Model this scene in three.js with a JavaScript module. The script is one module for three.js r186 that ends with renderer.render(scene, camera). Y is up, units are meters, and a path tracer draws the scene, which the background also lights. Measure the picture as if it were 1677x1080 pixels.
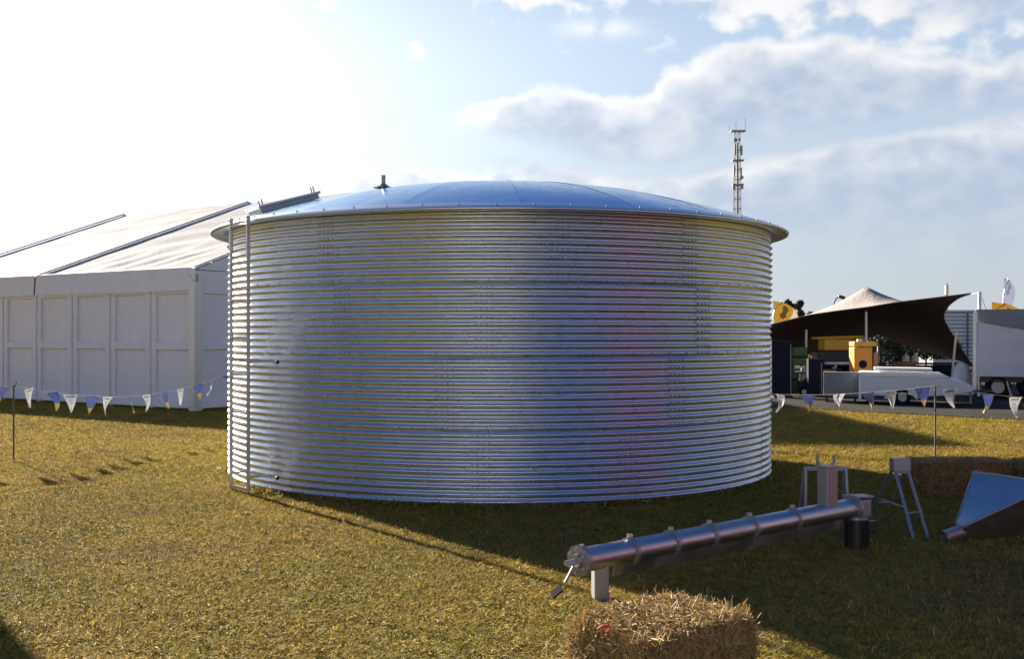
import * as THREE from 'three';
import { mergeGeometries } from 'three/addons/utils/BufferGeometryUtils.js';
import { RoundedBoxGeometry } from 'three/addons/geometries/RoundedBoxGeometry.js';
import { ImprovedNoise } from 'three/addons/math/ImprovedNoise.js';

// ------------------------------------------------------------------ camera
// Photograph 1677 x 1080, horizon at row 550, focal length 1850 px, eye 1.7 m above the grass.
const PW = 1677, PH = 1080, FX = 1850, CX = 838.5, HZ = 550, EYE = 1.7;
const scene = new THREE.Scene();
const camera = new THREE.PerspectiveCamera(2 * Math.atan(540 / FX) * 180 / Math.PI, PW / PH, 0.1, 4000);
camera.position.set(0, EYE, 0);
camera.lookAt(0, EYE, -10);
camera.setViewOffset(PW, PH, 0, -10, PW, PH);
camera.updateProjectionMatrix();
const renderer = new THREE.WebGLRenderer({ antialias: true });
renderer.toneMapping = THREE.LinearToneMapping;
const EXPO = 4.0;
renderer.toneMappingExposure = EXPO;
renderer.shadowMap.enabled = true;

// ------------------------------------------------------------------ sun
const SUN_AZ = -35.5 * Math.PI / 180, SUN_EL = 18.4 * Math.PI / 180;       // azimuth from straight ahead, right positive
const sunDir = new THREE.Vector3(Math.sin(SUN_AZ) * Math.cos(SUN_EL), Math.sin(SUN_EL), -Math.cos(SUN_AZ) * Math.cos(SUN_EL));
const sun = new THREE.DirectionalLight(new THREE.Color().setRGB(1, 0.87, 0.68), 5);
sun.position.copy(sunDir).multiplyScalar(120).add(new THREE.Vector3(0, 0, -15));
sun.target.position.set(0, 0, -15);
sun.castShadow = true;
sun.shadow.radius = 1.3;
sun.shadow.mapSize.set(4096, 4096);
Object.assign(sun.shadow.camera, { left: -50, right: 50, top: 40, bottom: -40, near: 1, far: 300 });
scene.add(sun, sun.target);

// ------------------------------------------------------------------ small tools
function rng(seed) { let a = seed >>> 0; return () => { a = (a + 0x6D2B79F5) | 0; let t = Math.imul(a ^ (a >>> 15), 1 | a); t = (t + Math.imul(t ^ (t >>> 7), 61 | t)) ^ t; return ((t ^ (t >>> 14)) >>> 0) / 4294967296; }; }
const noiseGen = new ImprovedNoise();
const n3 = (x, y, z) => noiseGen.noise(x, y, z);
function fbm(x, y, z, o) { let s = 0, a = 0.5; for (let i = 0; i < o; i++) { s += a * n3(x, y, z); x = x * 2.03 + 11.3; y = y * 2.03 + 5.7; z = z * 2.03 + 3.1; a *= 0.5; } return s; }
const clamp = (v, a = 0, b = 1) => Math.min(b, Math.max(a, v));
const sstep = (a, b, v) => { const t = clamp((v - a) / (b - a)); return t * t * (3 - 2 * t); };
const mix = (a, b, t) => a + (b - a) * t;
const lin = (xs, ys, x) => { if (x <= xs[0]) return ys[0]; for (let i = 1; i < xs.length; i++) if (x <= xs[i]) return mix(ys[i - 1], ys[i], (x - xs[i - 1]) / (xs[i] - xs[i - 1])); return ys[ys.length - 1]; };
const W = (X, y, F) => new THREE.Vector3(X, y, -F);                        // X right, y up, F metres ahead
const PX = (px, py, F) => W((px - CX) / FX * F, EYE + (HZ - py) / FX * F, F);  // a pixel at a known distance ahead
const rgb = (r, g, b) => new THREE.Color().setRGB(r, g, b);

// ------------------------------------------------------------------ sky: air and clouds
function makeSky() {
  const w = 4096, h = 2048, data = new Float32Array(w * h * 4);
  const D2R = Math.PI / 180;
  const t1x = [600, 720, 800, 880, 960, 1050, 1090, 1150, 1240, 1330, 1430, 1520, 1677, 1900];
  const t1y = [205, 180, 158, 146, 143, 148, 118, 84, 66, 58, 62, 84, 96, 110];
  const b1x = [600, 760, 850, 960, 1060, 1150, 1250, 1350, 1500, 1677, 1900];
  const b1y = [206, 222, 258, 280, 284, 268, 238, 222, 202, 182, 170];
  const t2x = [700, 900, 1050, 1150, 1250, 1400, 1500, 1600, 1677, 1900], t2y = [262, 276, 284, 272, 240, 218, 208, 186, 172, 160];
  const sx = sunDir.x, sy = sunDir.y, sz = sunDir.z;
  const out = [0, 0, 0];
  function sky(az, el) {
    const ce = Math.cos(el), dx = Math.sin(az) * ce, dy = Math.sin(el), dz = -Math.cos(az) * ce;
    const gam = Math.acos(clamp(dx * sx + dy * sy + dz * sz, -1, 1)) / D2R, e = el / D2R;
    const a = sstep(0, 15, e), b = sstep(12, 29, e);
    const far = 1 - 0.44 * sstep(38, 110, gam);
    let r = mix(mix(0.60, 0.52, a), 0.04, b) * far, g = mix(mix(0.68, 0.67, a), 0.135, b) * far, bl = mix(mix(0.73, 0.86, a), 0.385, b) * (far * 0.85 + 0.15);
    let daz = Math.abs(az - SUN_AZ); if (daz > Math.PI) daz = 2 * Math.PI - daz; daz /= D2R;
    const glow = 1.15 * Math.exp(-Math.pow(gam / 21, 1.7)) + 2.5 * Math.exp(-gam / 4) + 0.36 * Math.exp(-Math.pow(daz / 37, 4)) * Math.exp(-Math.pow(e / 18, 4));
    const infr = Math.cos(az) > 0.5 ? 1 - sstep(26, 34, Math.abs(az) / D2R) : 0;
    const inel = 1 - sstep(17, 22, e);
    const ins = infr * inel;
    let cov = 0, light = 0, cg = 0;
    const na = fbm(dx * 9, dy * 15, dz * 9, 5);
    if (ins > 0) {
      const px = CX + FX * Math.tan(az), py = HZ - FX * Math.tan(el) / Math.cos(az);
      const nb = fbm(dx * 32 + 5, dy * 46, dz * 32, 5), nc = fbm(dx * 95, dy * 120 + 9, dz * 95, 3);
      const disp = na * 36 + nb * 30 + nc * 5;
      // long bank with a bright top
      let d = py - (lin(t1x, t1y, px) + disp), u = lin(b1x, b1y, px) + na * 40 + nb * 26 - py;
      let k = sstep(-4, 18, d) * sstep(-10, 54, u) * sstep(690, 800, px);
      let l = clamp(1.2 * Math.exp(-Math.max(d, 0) / (26 + 26 * sstep(980, 1120, px) * (1 - sstep(1260, 1420, px)))) + nb * 0.55 + na * 0.25 + 0.06 + 0.25 * (1 - sstep(0, 22, u)));
      cov = k; light = l;
      // lower bank fading into the haze
      d = py - (lin(t2x, t2y, px) + disp * 0.9); u = 470 - py;
      k = sstep(-5, 24, d) * sstep(0, 150, u) * 0.9;
      l = clamp(1.15 * Math.exp(-Math.max(d, 0) / 34) * (0.85 + nb) + nb * 0.35 + na * 0.2 + 0.02);
      if (k > 0) { light = mix(light, l, k); cov = cov + (1 - cov) * k; }
      // torn cloud along the top of the frame
      k = sstep(-0.06, 0.24, nb * 0.8 + na * 0.7 + 0.34 * sstep(70, -10, py) - 0.16 + 0.16 * sstep(1050, 1500, px) - 0.25 * sstep(1000, 900, px)) * sstep(112, 78, py - nb * 30);
      if (k > 0) { l = clamp(0.85 + nb * 0.9 - 0.7 * sstep(1420, 1640, px) * sstep(60, 20, py)); light = mix(light, l, k * (1 - cov * 0.7)); cov = cov + (1 - cov) * k * 0.9; }
      // small wisp
      k = 0.8 * Math.exp(-Math.pow((px - 985) / 62, 2) - Math.pow((py - 46) / 15, 2)) * sstep(-0.25, 0.2, nb + 0.1);
      if (k > 0) { light = mix(light, 0.9, k); cov = cov + (1 - cov) * k; }
      // greyish scraps in the glare
      k = 0.55 * Math.exp(-Math.pow((px - 440) / 120, 2) - Math.pow((py - 262 - na * 30) / 22, 2)) * sstep(-0.3, 0.2, nb);
      if (k > 0) { cg = k; }
      cov *= ins; 
    }
    if (ins < 1) {   // the same kind of sky all round
      const m = fbm(dx * 2.6 + 3, dy * 6.5, dz * 2.6 + 1, 4), m2 = fbm(dx * 2.6 + 3 + sx * 0.12, dy * 6.5 + 0.45, dz * 2.6 + 1 + sz * 0.12, 4);
      const k = sstep(0.0, 0.24, m + 0.12 * sstep(22, 6, e) - 0.25 * sstep(17, 34, e)) * (1 - ins) * 0.92;
      const l = clamp(0.42 + 0.3 * sstep(60, 130, gam) + (m - m2) * 2.6 + na * 0.4);   // clouds facing the sun are lit full on
      light = mix(light, l, cov + k > 0 ? k / (cov + k) : 0); cov = clamp(cov + k);
    }
    const cf = 0.78 + 0.22 * far;
    const cr = mix(0.48, 0.98, light) * cf, cgn = mix(0.575, 0.97, light) * cf, cb = mix(0.74, 0.97, light) * cf;
    r = mix(r, cr, cov); g = mix(g, cgn, cov); bl = mix(bl, cb, cov);
    const gl = glow * (1 - 0.45 * cov * (1 - light));
    out[0] = r + gl * (1 - cg * 0.5) * 1.0; out[1] = g + gl * (1 - cg * 0.42) * 0.97; out[2] = bl + gl * (1 - cg * 0.3) * 0.92;
    // thin haze low down
    const hz = Math.exp(-Math.max(e, 0) / 2.4) * 0.6, hf = 0.4 + 0.6 * far;
    out[0] = mix(out[0], 0.68 * hf + glow * 0.8, hz); out[1] = mix(out[1], 0.72 * hf + glow * 0.8, hz); out[2] = mix(out[2], 0.72 * hf + glow * 0.8, hz);
    return out;
  }
  for (let j = 0; j < h; j++) {
    const el = ((j + 0.5) / h - 0.5) * Math.PI;
    if (el < -0.02) { for (let i = 0; i < w; i++) { const o = (j * w + i) * 4; data[o] = 0.10; data[o + 1] = 0.09; data[o + 2] = 0.05; data[o + 3] = 1; } continue; }
    const step = el > 0.75 ? 4 : 1;
    for (let i = 0; i < w; i += step) {
      const phi = ((i + 0.5 * step) / w - 0.5) * 2 * Math.PI;     // atan2(z, x)
      let az = phi + Math.PI / 2; if (az > Math.PI) az -= 2 * Math.PI;
      const c = sky(az, Math.max(el, 0.001));
      for (let q = 0; q < step; q++) { const o = (j * w + i + q) * 4; data[o] = c[0] / EXPO; data[o + 1] = c[1] / EXPO; data[o + 2] = c[2] / EXPO; data[o + 3] = 1; }
    }
  }
  const t = new THREE.DataTexture(data, w, h, THREE.RGBAFormat, THREE.FloatType);
  t.mapping = THREE.EquirectangularReflectionMapping; t.magFilter = THREE.LinearFilter; t.minFilter = THREE.LinearFilter; t.needsUpdate = true;
  return t;
}
const skyTex = makeSky();
scene.background = skyTex;
scene.environment = skyTex;

// ------------------------------------------------------------------ object helpers
const taken = {};
function numbered(n) { const k = taken[n] = (taken[n] ?? -1) + 1; return k ? `${n}_${String(k).padStart(3, '0')}` : n; }
function tag(o, label, category, group, kind) { o.userData.label = label; o.userData.category = category; if (group) o.userData.group = group; if (kind) o.userData.kind = kind; return o; }
function thing(name, label, category, pos = [0, 0, 0], turn = 0, group) {
  const o = new THREE.Group(); o.name = numbered(name); o.position.set(...(pos.isVector3 ? pos.toArray() : pos)); o.rotation.y = turn; scene.add(o);
  return tag(o, label, category, group);
}
function join(gs) { const a = (Array.isArray(gs) ? gs : [gs]).map(g => { const q = g.index ? g.toNonIndexed() : g; for (const k of Object.keys(q.attributes)) if (!['position', 'normal', 'uv', 'color'].includes(k)) q.deleteAttribute(k); return q; }); return a.length > 1 ? mergeGeometries(a) : a[0]; }
function part(name, gs, mat, parent) { const m = new THREE.Mesh(Array.isArray(gs) ? join(gs) : gs, mat); m.name = parent === scene ? numbered(name) : name; m.castShadow = m.receiveShadow = true; parent.add(m); return m; }
const bx = (w, h, d, x = 0, y = 0, z = 0, ry = 0, rx = 0, rz = 0) => { const g = new THREE.BoxGeometry(w, h, d); if (rx) g.rotateX(rx); if (rz) g.rotateZ(rz); if (ry) g.rotateY(ry); g.translate(x, y, z); return g; };
const rbx = (w, h, d, r, x = 0, y = 0, z = 0, ry = 0, rx = 0, rz = 0) => { const g = new RoundedBoxGeometry(w, h, d, 2, r); if (rx) g.rotateX(rx); if (rz) g.rotateZ(rz); if (ry) g.rotateY(ry); g.translate(x, y, z); return g; };
function rod(a, b, r, r2 = r, seg = 10, cap = true) {
  const d = new THREE.Vector3().subVectors(b, a), L = d.length(), g = new THREE.CylinderGeometry(r2, r, L, seg, 1, !cap);
  g.translate(0, L / 2, 0); g.applyQuaternion(new THREE.Quaternion().setFromUnitVectors(new THREE.Vector3(0, 1, 0), d.normalize())); g.translate(a.x, a.y, a.z); return g;
}
const V = (x, y, z) => new THREE.Vector3(x, y, z);
const tube = (pts, r, seg = 24, rs = 8) => new THREE.TubeGeometry(new THREE.CatmullRomCurve3(pts), seg, r, rs, false);
// a grid surface from a function (u, v) -> [x, y, z]; uv in the given metres
function sheet(nu, nv, fn, su = 1, sv = 1) {
  const p = [], uv = [], ix = [];
  for (let j = 0; j <= nv; j++) for (let i = 0; i <= nu; i++) { const q = fn(i / nu, j / nv); p.push(q[0], q[1], q[2]); uv.push(i / nu * su, j / nv * sv); }
  for (let j = 0; j < nv; j++) for (let i = 0; i < nu; i++) { const a = j * (nu + 1) + i, b = a + 1, c = a + nu + 1, d = c + 1; ix.push(a, b, c, b, d, c); }
  const g = new THREE.BufferGeometry(); g.setAttribute('position', new THREE.Float32BufferAttribute(p, 3)); g.setAttribute('uv', new THREE.Float32BufferAttribute(uv, 2)); g.setIndex(ix); g.computeVertexNormals(); return g;
}

// ------------------------------------------------------------------ textures and materials
function tex(size, fn, srgb = false) {
  const d = new Uint8Array(size * size * 4);
  for (let j = 0; j < size; j++) for (let i = 0; i < size; i++) { const c = fn(i / size, j / size), o = (j * size + i) * 4; d[o] = clamp(c[0]) * 255; d[o + 1] = clamp(c[1]) * 255; d[o + 2] = clamp(c[2]) * 255; d[o + 3] = 255; }
  const t = new THREE.DataTexture(d, size, size); t.wrapS = t.wrapT = THREE.RepeatWrapping; t.magFilter = THREE.LinearFilter; t.minFilter = THREE.LinearMipmapLinearFilter; t.generateMipmaps = true; if (srgb) t.colorSpace = THREE.SRGBColorSpace; t.needsUpdate = true; return t;
}
// noise that repeats: points on two circles
function tn(u, v, f, o = 4, s = 0) { const a = u * 2 * Math.PI, b = v * 2 * Math.PI, k = f / (2 * Math.PI); return fbm(Math.cos(a) * k + s, Math.sin(a) * k + Math.cos(b) * k * 1.0 + 7.7 + s, Math.sin(b) * k + s * 0.5, o); }
// galvanised steel: faint crystal patches, streaks
const spangleTex = (() => {
  const R = rng(5), n = 34, pts = []; for (let i = 0; i < n * n; i++) pts.push([R(), R(), R()]);
  const f = (u, v) => { const gx = u * n, gy = v * n, ix = Math.floor(gx), iy = Math.floor(gy); let best = 9, val = 0; for (let a = -1; a <= 1; a++) for (let b = -1; b <= 1; b++) { const cx = ((ix + a) % n + n) % n, cy = ((iy + b) % n + n) % n, p = pts[cy * n + cx], dx = ix + a + p[0] - gx, dy = iy + b + p[1] - gy, d = dx * dx + dy * dy; if (d < best) { best = d; val = p[2]; } } return val; };
  return { col: tex(512, (u, v) => { const s = 0.90 + 0.06 * f(u, v) + 0.10 * tn(u, v, 6, 3); return [s, s, s * 1.005]; }), rough: tex(512, (u, v) => { const r = 0.72 + 0.16 * f(u, v) + 0.35 * tn(u, v, 5, 4, 3); return [r, r, r]; }) };
})();
const M = {};
M.wall = new THREE.MeshStandardMaterial({ color: rgb(0.64, 0.70, 0.78), metalness: 1, roughness: 0.42, map: spangleTex.col, roughnessMap: spangleTex.rough });
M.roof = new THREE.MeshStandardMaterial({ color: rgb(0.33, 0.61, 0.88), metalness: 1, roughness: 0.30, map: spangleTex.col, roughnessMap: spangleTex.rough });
M.galv = new THREE.MeshStandardMaterial({ color: rgb(0.36, 0.37, 0.39), metalness: 0.8, roughness: 0.5, map: spangleTex.col });
M.bolt = new THREE.MeshStandardMaterial({ color: rgb(0.34, 0.35, 0.37), metalness: 0.7, roughness: 0.5 });
M.blackRubber = new THREE.MeshPhysicalMaterial({ color: rgb(0.018, 0.018, 0.02), roughness: 1, specularIntensity: 0.05 });
M.blackPaint = new THREE.MeshStandardMaterial({ color: rgb(0.02, 0.02, 0.024), roughness: 0.45 });
M.alu = new THREE.MeshStandardMaterial({ color: rgb(0.55, 0.56, 0.58), metalness: 0.85, roughness: 0.45 });
const paleNoise = tex(256, (u, v) => { const s = 0.94 + 0.10 * tn(u, v, 5, 5); return [s, s, s]; });
const clothBump = tex(256, (u, v) => { const s = 0.5 + 0.6 * tn(u, v, 9, 5, 4); return [s, s, s]; });
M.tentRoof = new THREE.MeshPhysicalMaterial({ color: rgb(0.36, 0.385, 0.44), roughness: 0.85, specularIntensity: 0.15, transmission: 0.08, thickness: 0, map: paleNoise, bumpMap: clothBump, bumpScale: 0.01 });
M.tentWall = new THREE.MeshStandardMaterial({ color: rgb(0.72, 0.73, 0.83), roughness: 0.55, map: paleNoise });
M.valance = new THREE.MeshStandardMaterial({ color: rgb(0.73, 0.74, 0.83), roughness: 0.7, map: paleNoise });
M.white = new THREE.MeshStandardMaterial({ color: rgb(0.76, 0.77, 0.78), roughness: 0.4 });
M.steelPost = new THREE.MeshStandardMaterial({ color: rgb(0.10, 0.09, 0.08), roughness: 0.7, metalness: 0.3 });
M.cord = new THREE.MeshStandardMaterial({ color: rgb(0.45, 0.43, 0.38), roughness: 0.9 });

// ------------------------------------------------------------------ ground
const TANK = { X: -0.15, F: 14.55, R: 3.39, H: 3.0 };
// grass colour patches that belong to the turf (dry straw, green, worn brown)
function turf(X, F) {
  const p = fbm(X * 0.35 + 4, F * 0.30, 1.7, 4), q = fbm(X * 1.4, F * 1.3 + 8, 4.2, 4), s = fbm(X * 5, F * 5, 9.1, 3);
  const green = clamp(0.46 + p * 1.5 + q * 1.1 + s * 0.5), worn = sstep(0.05, 0.38, fbm(X * 0.55 + 20, F * 0.5 + 3, 6.6, 4) + q * 0.4 + 0.0);
  let r = mix(0.31, 0.175, green), g = mix(0.218, 0.152, green), b = mix(0.052, 0.022, green);
  const y = sstep(10, 17, F) * 0.55;                       // the lawn beyond the tank is a yellower sward
  r = mix(r, 0.33, y); g = mix(g, 0.235, y); b = mix(b, 0.04, y);
  r = mix(r, 0.19, worn * 0.75); g = mix(g, 0.125, worn * 0.75); b = mix(b, 0.06, worn * 0.75);
  const t = 0.86 + 0.5 * s + 0.25 * q;
  return [r * t * 1.36, g * t * 1.34, b * t * 0.95];
}
const gh = (X, F) => { const d = Math.hypot(X, F - 10); return d > 60 ? 0 : (fbm(X * 0.5, F * 0.5, 2.2, 2) * 0.02 + fbm(X * 3, F * 3, 5.5, 2) * 0.012) * (1 - sstep(30, 60, d)); };
{
  const xs = [], fs = [];
  for (let v = -1500; v < -60; v += 120) xs.push(v); for (let v = -60; v < -16; v += 4) xs.push(v); for (let v = -16; v < 16; v += 0.14) xs.push(v); for (let v = 16; v < 60; v += 4) xs.push(v); for (let v = 60; v <= 1500; v += 120) xs.push(v);
  for (let v = -1000; v < -40; v += 120) fs.push(v); for (let v = -40; v < 4; v += 4) fs.push(v); for (let v = 4; v < 14; v += 0.12) fs.push(v); for (let v = 14; v < 34; v += 0.3) fs.push(v); for (let v = 34; v < 80; v += 4) fs.push(v); for (let v = 80; v < 1900; v += 120) fs.push(v);
  const p = [], c = [], uv = [], ix = [], nx = xs.length;
  for (const F of fs) for (const X of xs) { p.push(X, gh(X, F), -F); uv.push(X / 3.1, F / 3.1); const t = turf(X, F), k = 1.0; c.push(t[0] * k, t[1] * k, t[2] * k); }
  for (let j = 0; j + 1 < fs.length; j++) for (let i = 0; i + 1 < nx; i++) { const a = j * nx + i; ix.push(a, a + 1, a + nx, a + 1, a + nx + 1, a + nx); }
  const g = new THREE.BufferGeometry(); g.setAttribute('position', new THREE.Float32BufferAttribute(p, 3)); g.setAttribute('uv', new THREE.Float32BufferAttribute(uv, 2)); g.setAttribute('color', new THREE.Float32BufferAttribute(c, 3)); g.setIndex(ix); g.computeVertexNormals();
  const R = rng(77), N = 1024, d = new Float32Array(N * N).fill(0.5), hgt = new Float32Array(N * N).fill(0.2);
  for (let k = 0; k < 60000; k++) { let x = R() * N, y = R() * N; const a = R() * 6.28, L = 6 + R() * 16, v = 0.55 + R() * 0.6, hh = R(); for (let q = 0; q < L; q++) { x += Math.cos(a); y += Math.sin(a); const o = ((Math.floor(y) % N + N) % N) * N + ((Math.floor(x) % N + N) % N); d[o] = v; hgt[o] = hh; } }
  const gt = tex(N, (u, v) => { const s = d[Math.floor(v * N) * N + Math.floor(u * N)]; return [s, s, s]; }), gb = tex(N, (u, v) => { const s = hgt[Math.floor(v * N) * N + Math.floor(u * N)]; return [s, s, s]; });
  const m = part('ground', g, new THREE.MeshPhysicalMaterial({ vertexColors: true, map: gt, bumpMap: gb, bumpScale: 0.02, roughness: 1, specularIntensity: 0.1 }), scene);
  tag(m, 'dry yellow green mown lawn around the steel tank', 'ground', null, 'structure');
}
// flat dark mottled sheet laid beyond the straight edge of the lawn
{
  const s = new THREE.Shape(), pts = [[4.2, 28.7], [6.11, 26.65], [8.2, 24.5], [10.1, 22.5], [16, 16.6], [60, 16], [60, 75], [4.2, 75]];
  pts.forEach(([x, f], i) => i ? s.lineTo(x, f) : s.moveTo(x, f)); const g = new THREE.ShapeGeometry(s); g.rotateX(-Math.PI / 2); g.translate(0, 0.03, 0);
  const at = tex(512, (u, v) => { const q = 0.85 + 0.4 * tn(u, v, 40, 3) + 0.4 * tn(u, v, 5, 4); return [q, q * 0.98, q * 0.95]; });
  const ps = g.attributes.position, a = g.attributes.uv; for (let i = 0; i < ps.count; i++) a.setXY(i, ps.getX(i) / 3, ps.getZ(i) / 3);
  tag(part('dark_yard', g, new THREE.MeshPhysicalMaterial({ color: rgb(0.05, 0.048, 0.046), map: at, roughness: 1, specularIntensity: 0.08 }), scene), 'flat dark yard sheet beyond the lawn where the stretch tent stands', 'yard', null, 'structure');
}
// grass blades
{
  const R = rng(31);
  const tuft = (seed, n) => { const r = rng(seed), p = [], nn = [], ix = []; let v = 0; for (let k = 0; k < n; k++) { const a = r() * 6.283, x0 = (r() - 0.5) * 0.05, z0 = (r() - 0.5) * 0.05, L = 0.018 + r() * 0.030, lean = 0.55 + r() * 0.95, w = 0.0012 + r() * 0.0013, dx = Math.cos(a), dz = Math.sin(a); const mx = x0 + dx * L * 0.5 * Math.sin(lean * 0.7), my = L * 0.5 * Math.cos(lean * 0.6), tx = x0 + dx * L * Math.sin(lean), ty = Math.max(0.004, L * Math.cos(lean)), mz = z0 + dz * L * 0.5 * Math.sin(lean * 0.7), tz = z0 + dz * L * Math.sin(lean); p.push(x0 - dz * w, -0.006, z0 + dx * w, x0 + dz * w, -0.006, z0 - dx * w, mx - dz * w, my, mz + dx * w, mx + dz * w, my, mz - dx * w, tx, ty, tz); for (let q = 0; q < 5; q++) nn.push(-dx * 0.5, 0.8, -dz * 0.5); ix.push(v, v + 1, v + 2, v + 1, v + 3, v + 2, v + 2, v + 3, v + 4); v += 5; } const g = new THREE.BufferGeometry(); g.setAttribute('position', new THREE.Float32BufferAttribute(p, 3)); g.setAttribute('normal', new THREE.Float32BufferAttribute(nn, 3)); g.setAttribute('uv', new THREE.Float32BufferAttribute(new Float32Array(v * 2), 2)); g.setIndex(ix); g.computeVertexNormals(); return g; };
  const mat = new THREE.MeshPhysicalMaterial({ color: 0xffffff, roughness: 0.9, transmission: 0.3, thickness: 0, specularIntensity: 0.25 });
  const spots = []; const bands = [[5.2, 8, 2900], [8, 11, 2100], [11, 16, 1150], [16, 27, 380]];
  for (const [f0, f1, den] of bands) { const wmid = 0.4533 * (f0 + f1) / 2 + 1.3, n = Math.floor(den * (f1 - f0) * 2 * wmid); for (let k = 0; k < n; k++) { const F = f0 + (f1 - f0) * R(), hw = 0.4533 * F + 1.3, X = (R() * 2 - 1) * hw; if (Math.hypot(X - TANK.X, F - TANK.F) < TANK.R - 0.01) continue; if (F > 26.6 - (X - 6.11) * 1.03 && X > 4.1) continue; if (F > 25 + Math.max(0, -7.2 - X) * 0.7 && X < -5) continue; spots.push([X, F]); } }
  for (let k = 0; k < 2600; k++) { const a = R() * 6.283, q = TANK.R + 0.02 + R() * R() * 0.09; spots.push([TANK.X + Math.sin(a) * q, TANK.F - Math.cos(a) * q, 0.4 + R() * 1.1]); }
  const kinds = [tuft(1, 11), tuft(2, 11), tuft(3, 11)], per = Math.ceil(spots.length / 3), m4 = new THREE.Matrix4(), q = new THREE.Quaternion(), up = V(0, 1, 0), col = new THREE.Color();
  kinds.forEach((g, k) => {
    const mine = spots.slice(k * per, 0).concat(spots.filter((_, i) => i % 3 === k)), im = new THREE.InstancedMesh(g, mat, mine.length);
    mine.forEach(([X, F, tall = 0], i) => { const s = (tall + 0.6 + R() * 0.55 + (R() < 0.04 ? 0.6 : 0)) * (F > 14 ? 1.35 : 1); q.setFromAxisAngle(up, R() * 6.283); m4.compose(V(X, gh(X, F), -F), q, V(s * 1.25, s, s * 1.25)); im.setMatrixAt(i, m4); const t = turf(X, F), d = R(), br = 0.85 + R() * 0.55; let [r, gg, b] = t; if (d > 0.72) { r = mix(r, 0.42, 0.6); gg = mix(gg, 0.315, 0.6); b = mix(b, 0.10, 0.6); } else if (d < 0.22) { r = mix(r, 0.085, 0.6); gg = mix(gg, 0.105, 0.6); b = mix(b, 0.018, 0.6); } im.setColorAt(i, col.setRGB(r * br, gg * br, b * br)); });
    im.name = numbered('grass'); im.castShadow = im.receiveShadow = true; tag(im, 'short dry grass blades covering the lawn', 'grass', 'grass of the lawn', 'stuff'); scene.add(im);
  });
}

// ------------------------------------------------------------------ corrugated tank
// angle phi: 0 faces the camera, positive to the right
const dirOf = (phi) => [Math.sin(phi), Math.cos(phi)];
function corrugatedSheet(R, y0, rows, pitch, depth, phi0, phi1, lift, nSeg, seed) {
  const per = 10, nv = rows * per;
  return sheet(nSeg, nv, (u, v) => {
    const ph = mix(phi0, phi1, u), y = y0 + v * rows * pitch;
    const s = Math.sin(v * rows * 2 * Math.PI - Math.PI / 2), prof = Math.sign(s) * Math.pow(Math.abs(s), 0.85);
    const wav = 0.003 * fbm(ph * R * 0.9 + seed, y * 1.6, seed * 0.7, 2) + 0.0012 * n3(ph * R * 0.5, y * 9, seed);
    const r = R + prof * depth / 2 + lift * (1 - u) + wav, [a, b] = dirOf(ph);
    return [a * r, y, b * r];
  }, (phi1 - phi0) * R / 0.6, rows * pitch / 0.6);
}
function boltGeo(phi, r, y, s = 0.0085) { const g = new THREE.CylinderGeometry(s * 0.9, s, 0.013, 6); g.rotateX(Math.PI / 2); g.translate(0, 0, r); g.rotateY(phi); g.translate(0, y, 0); return g; }
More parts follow.
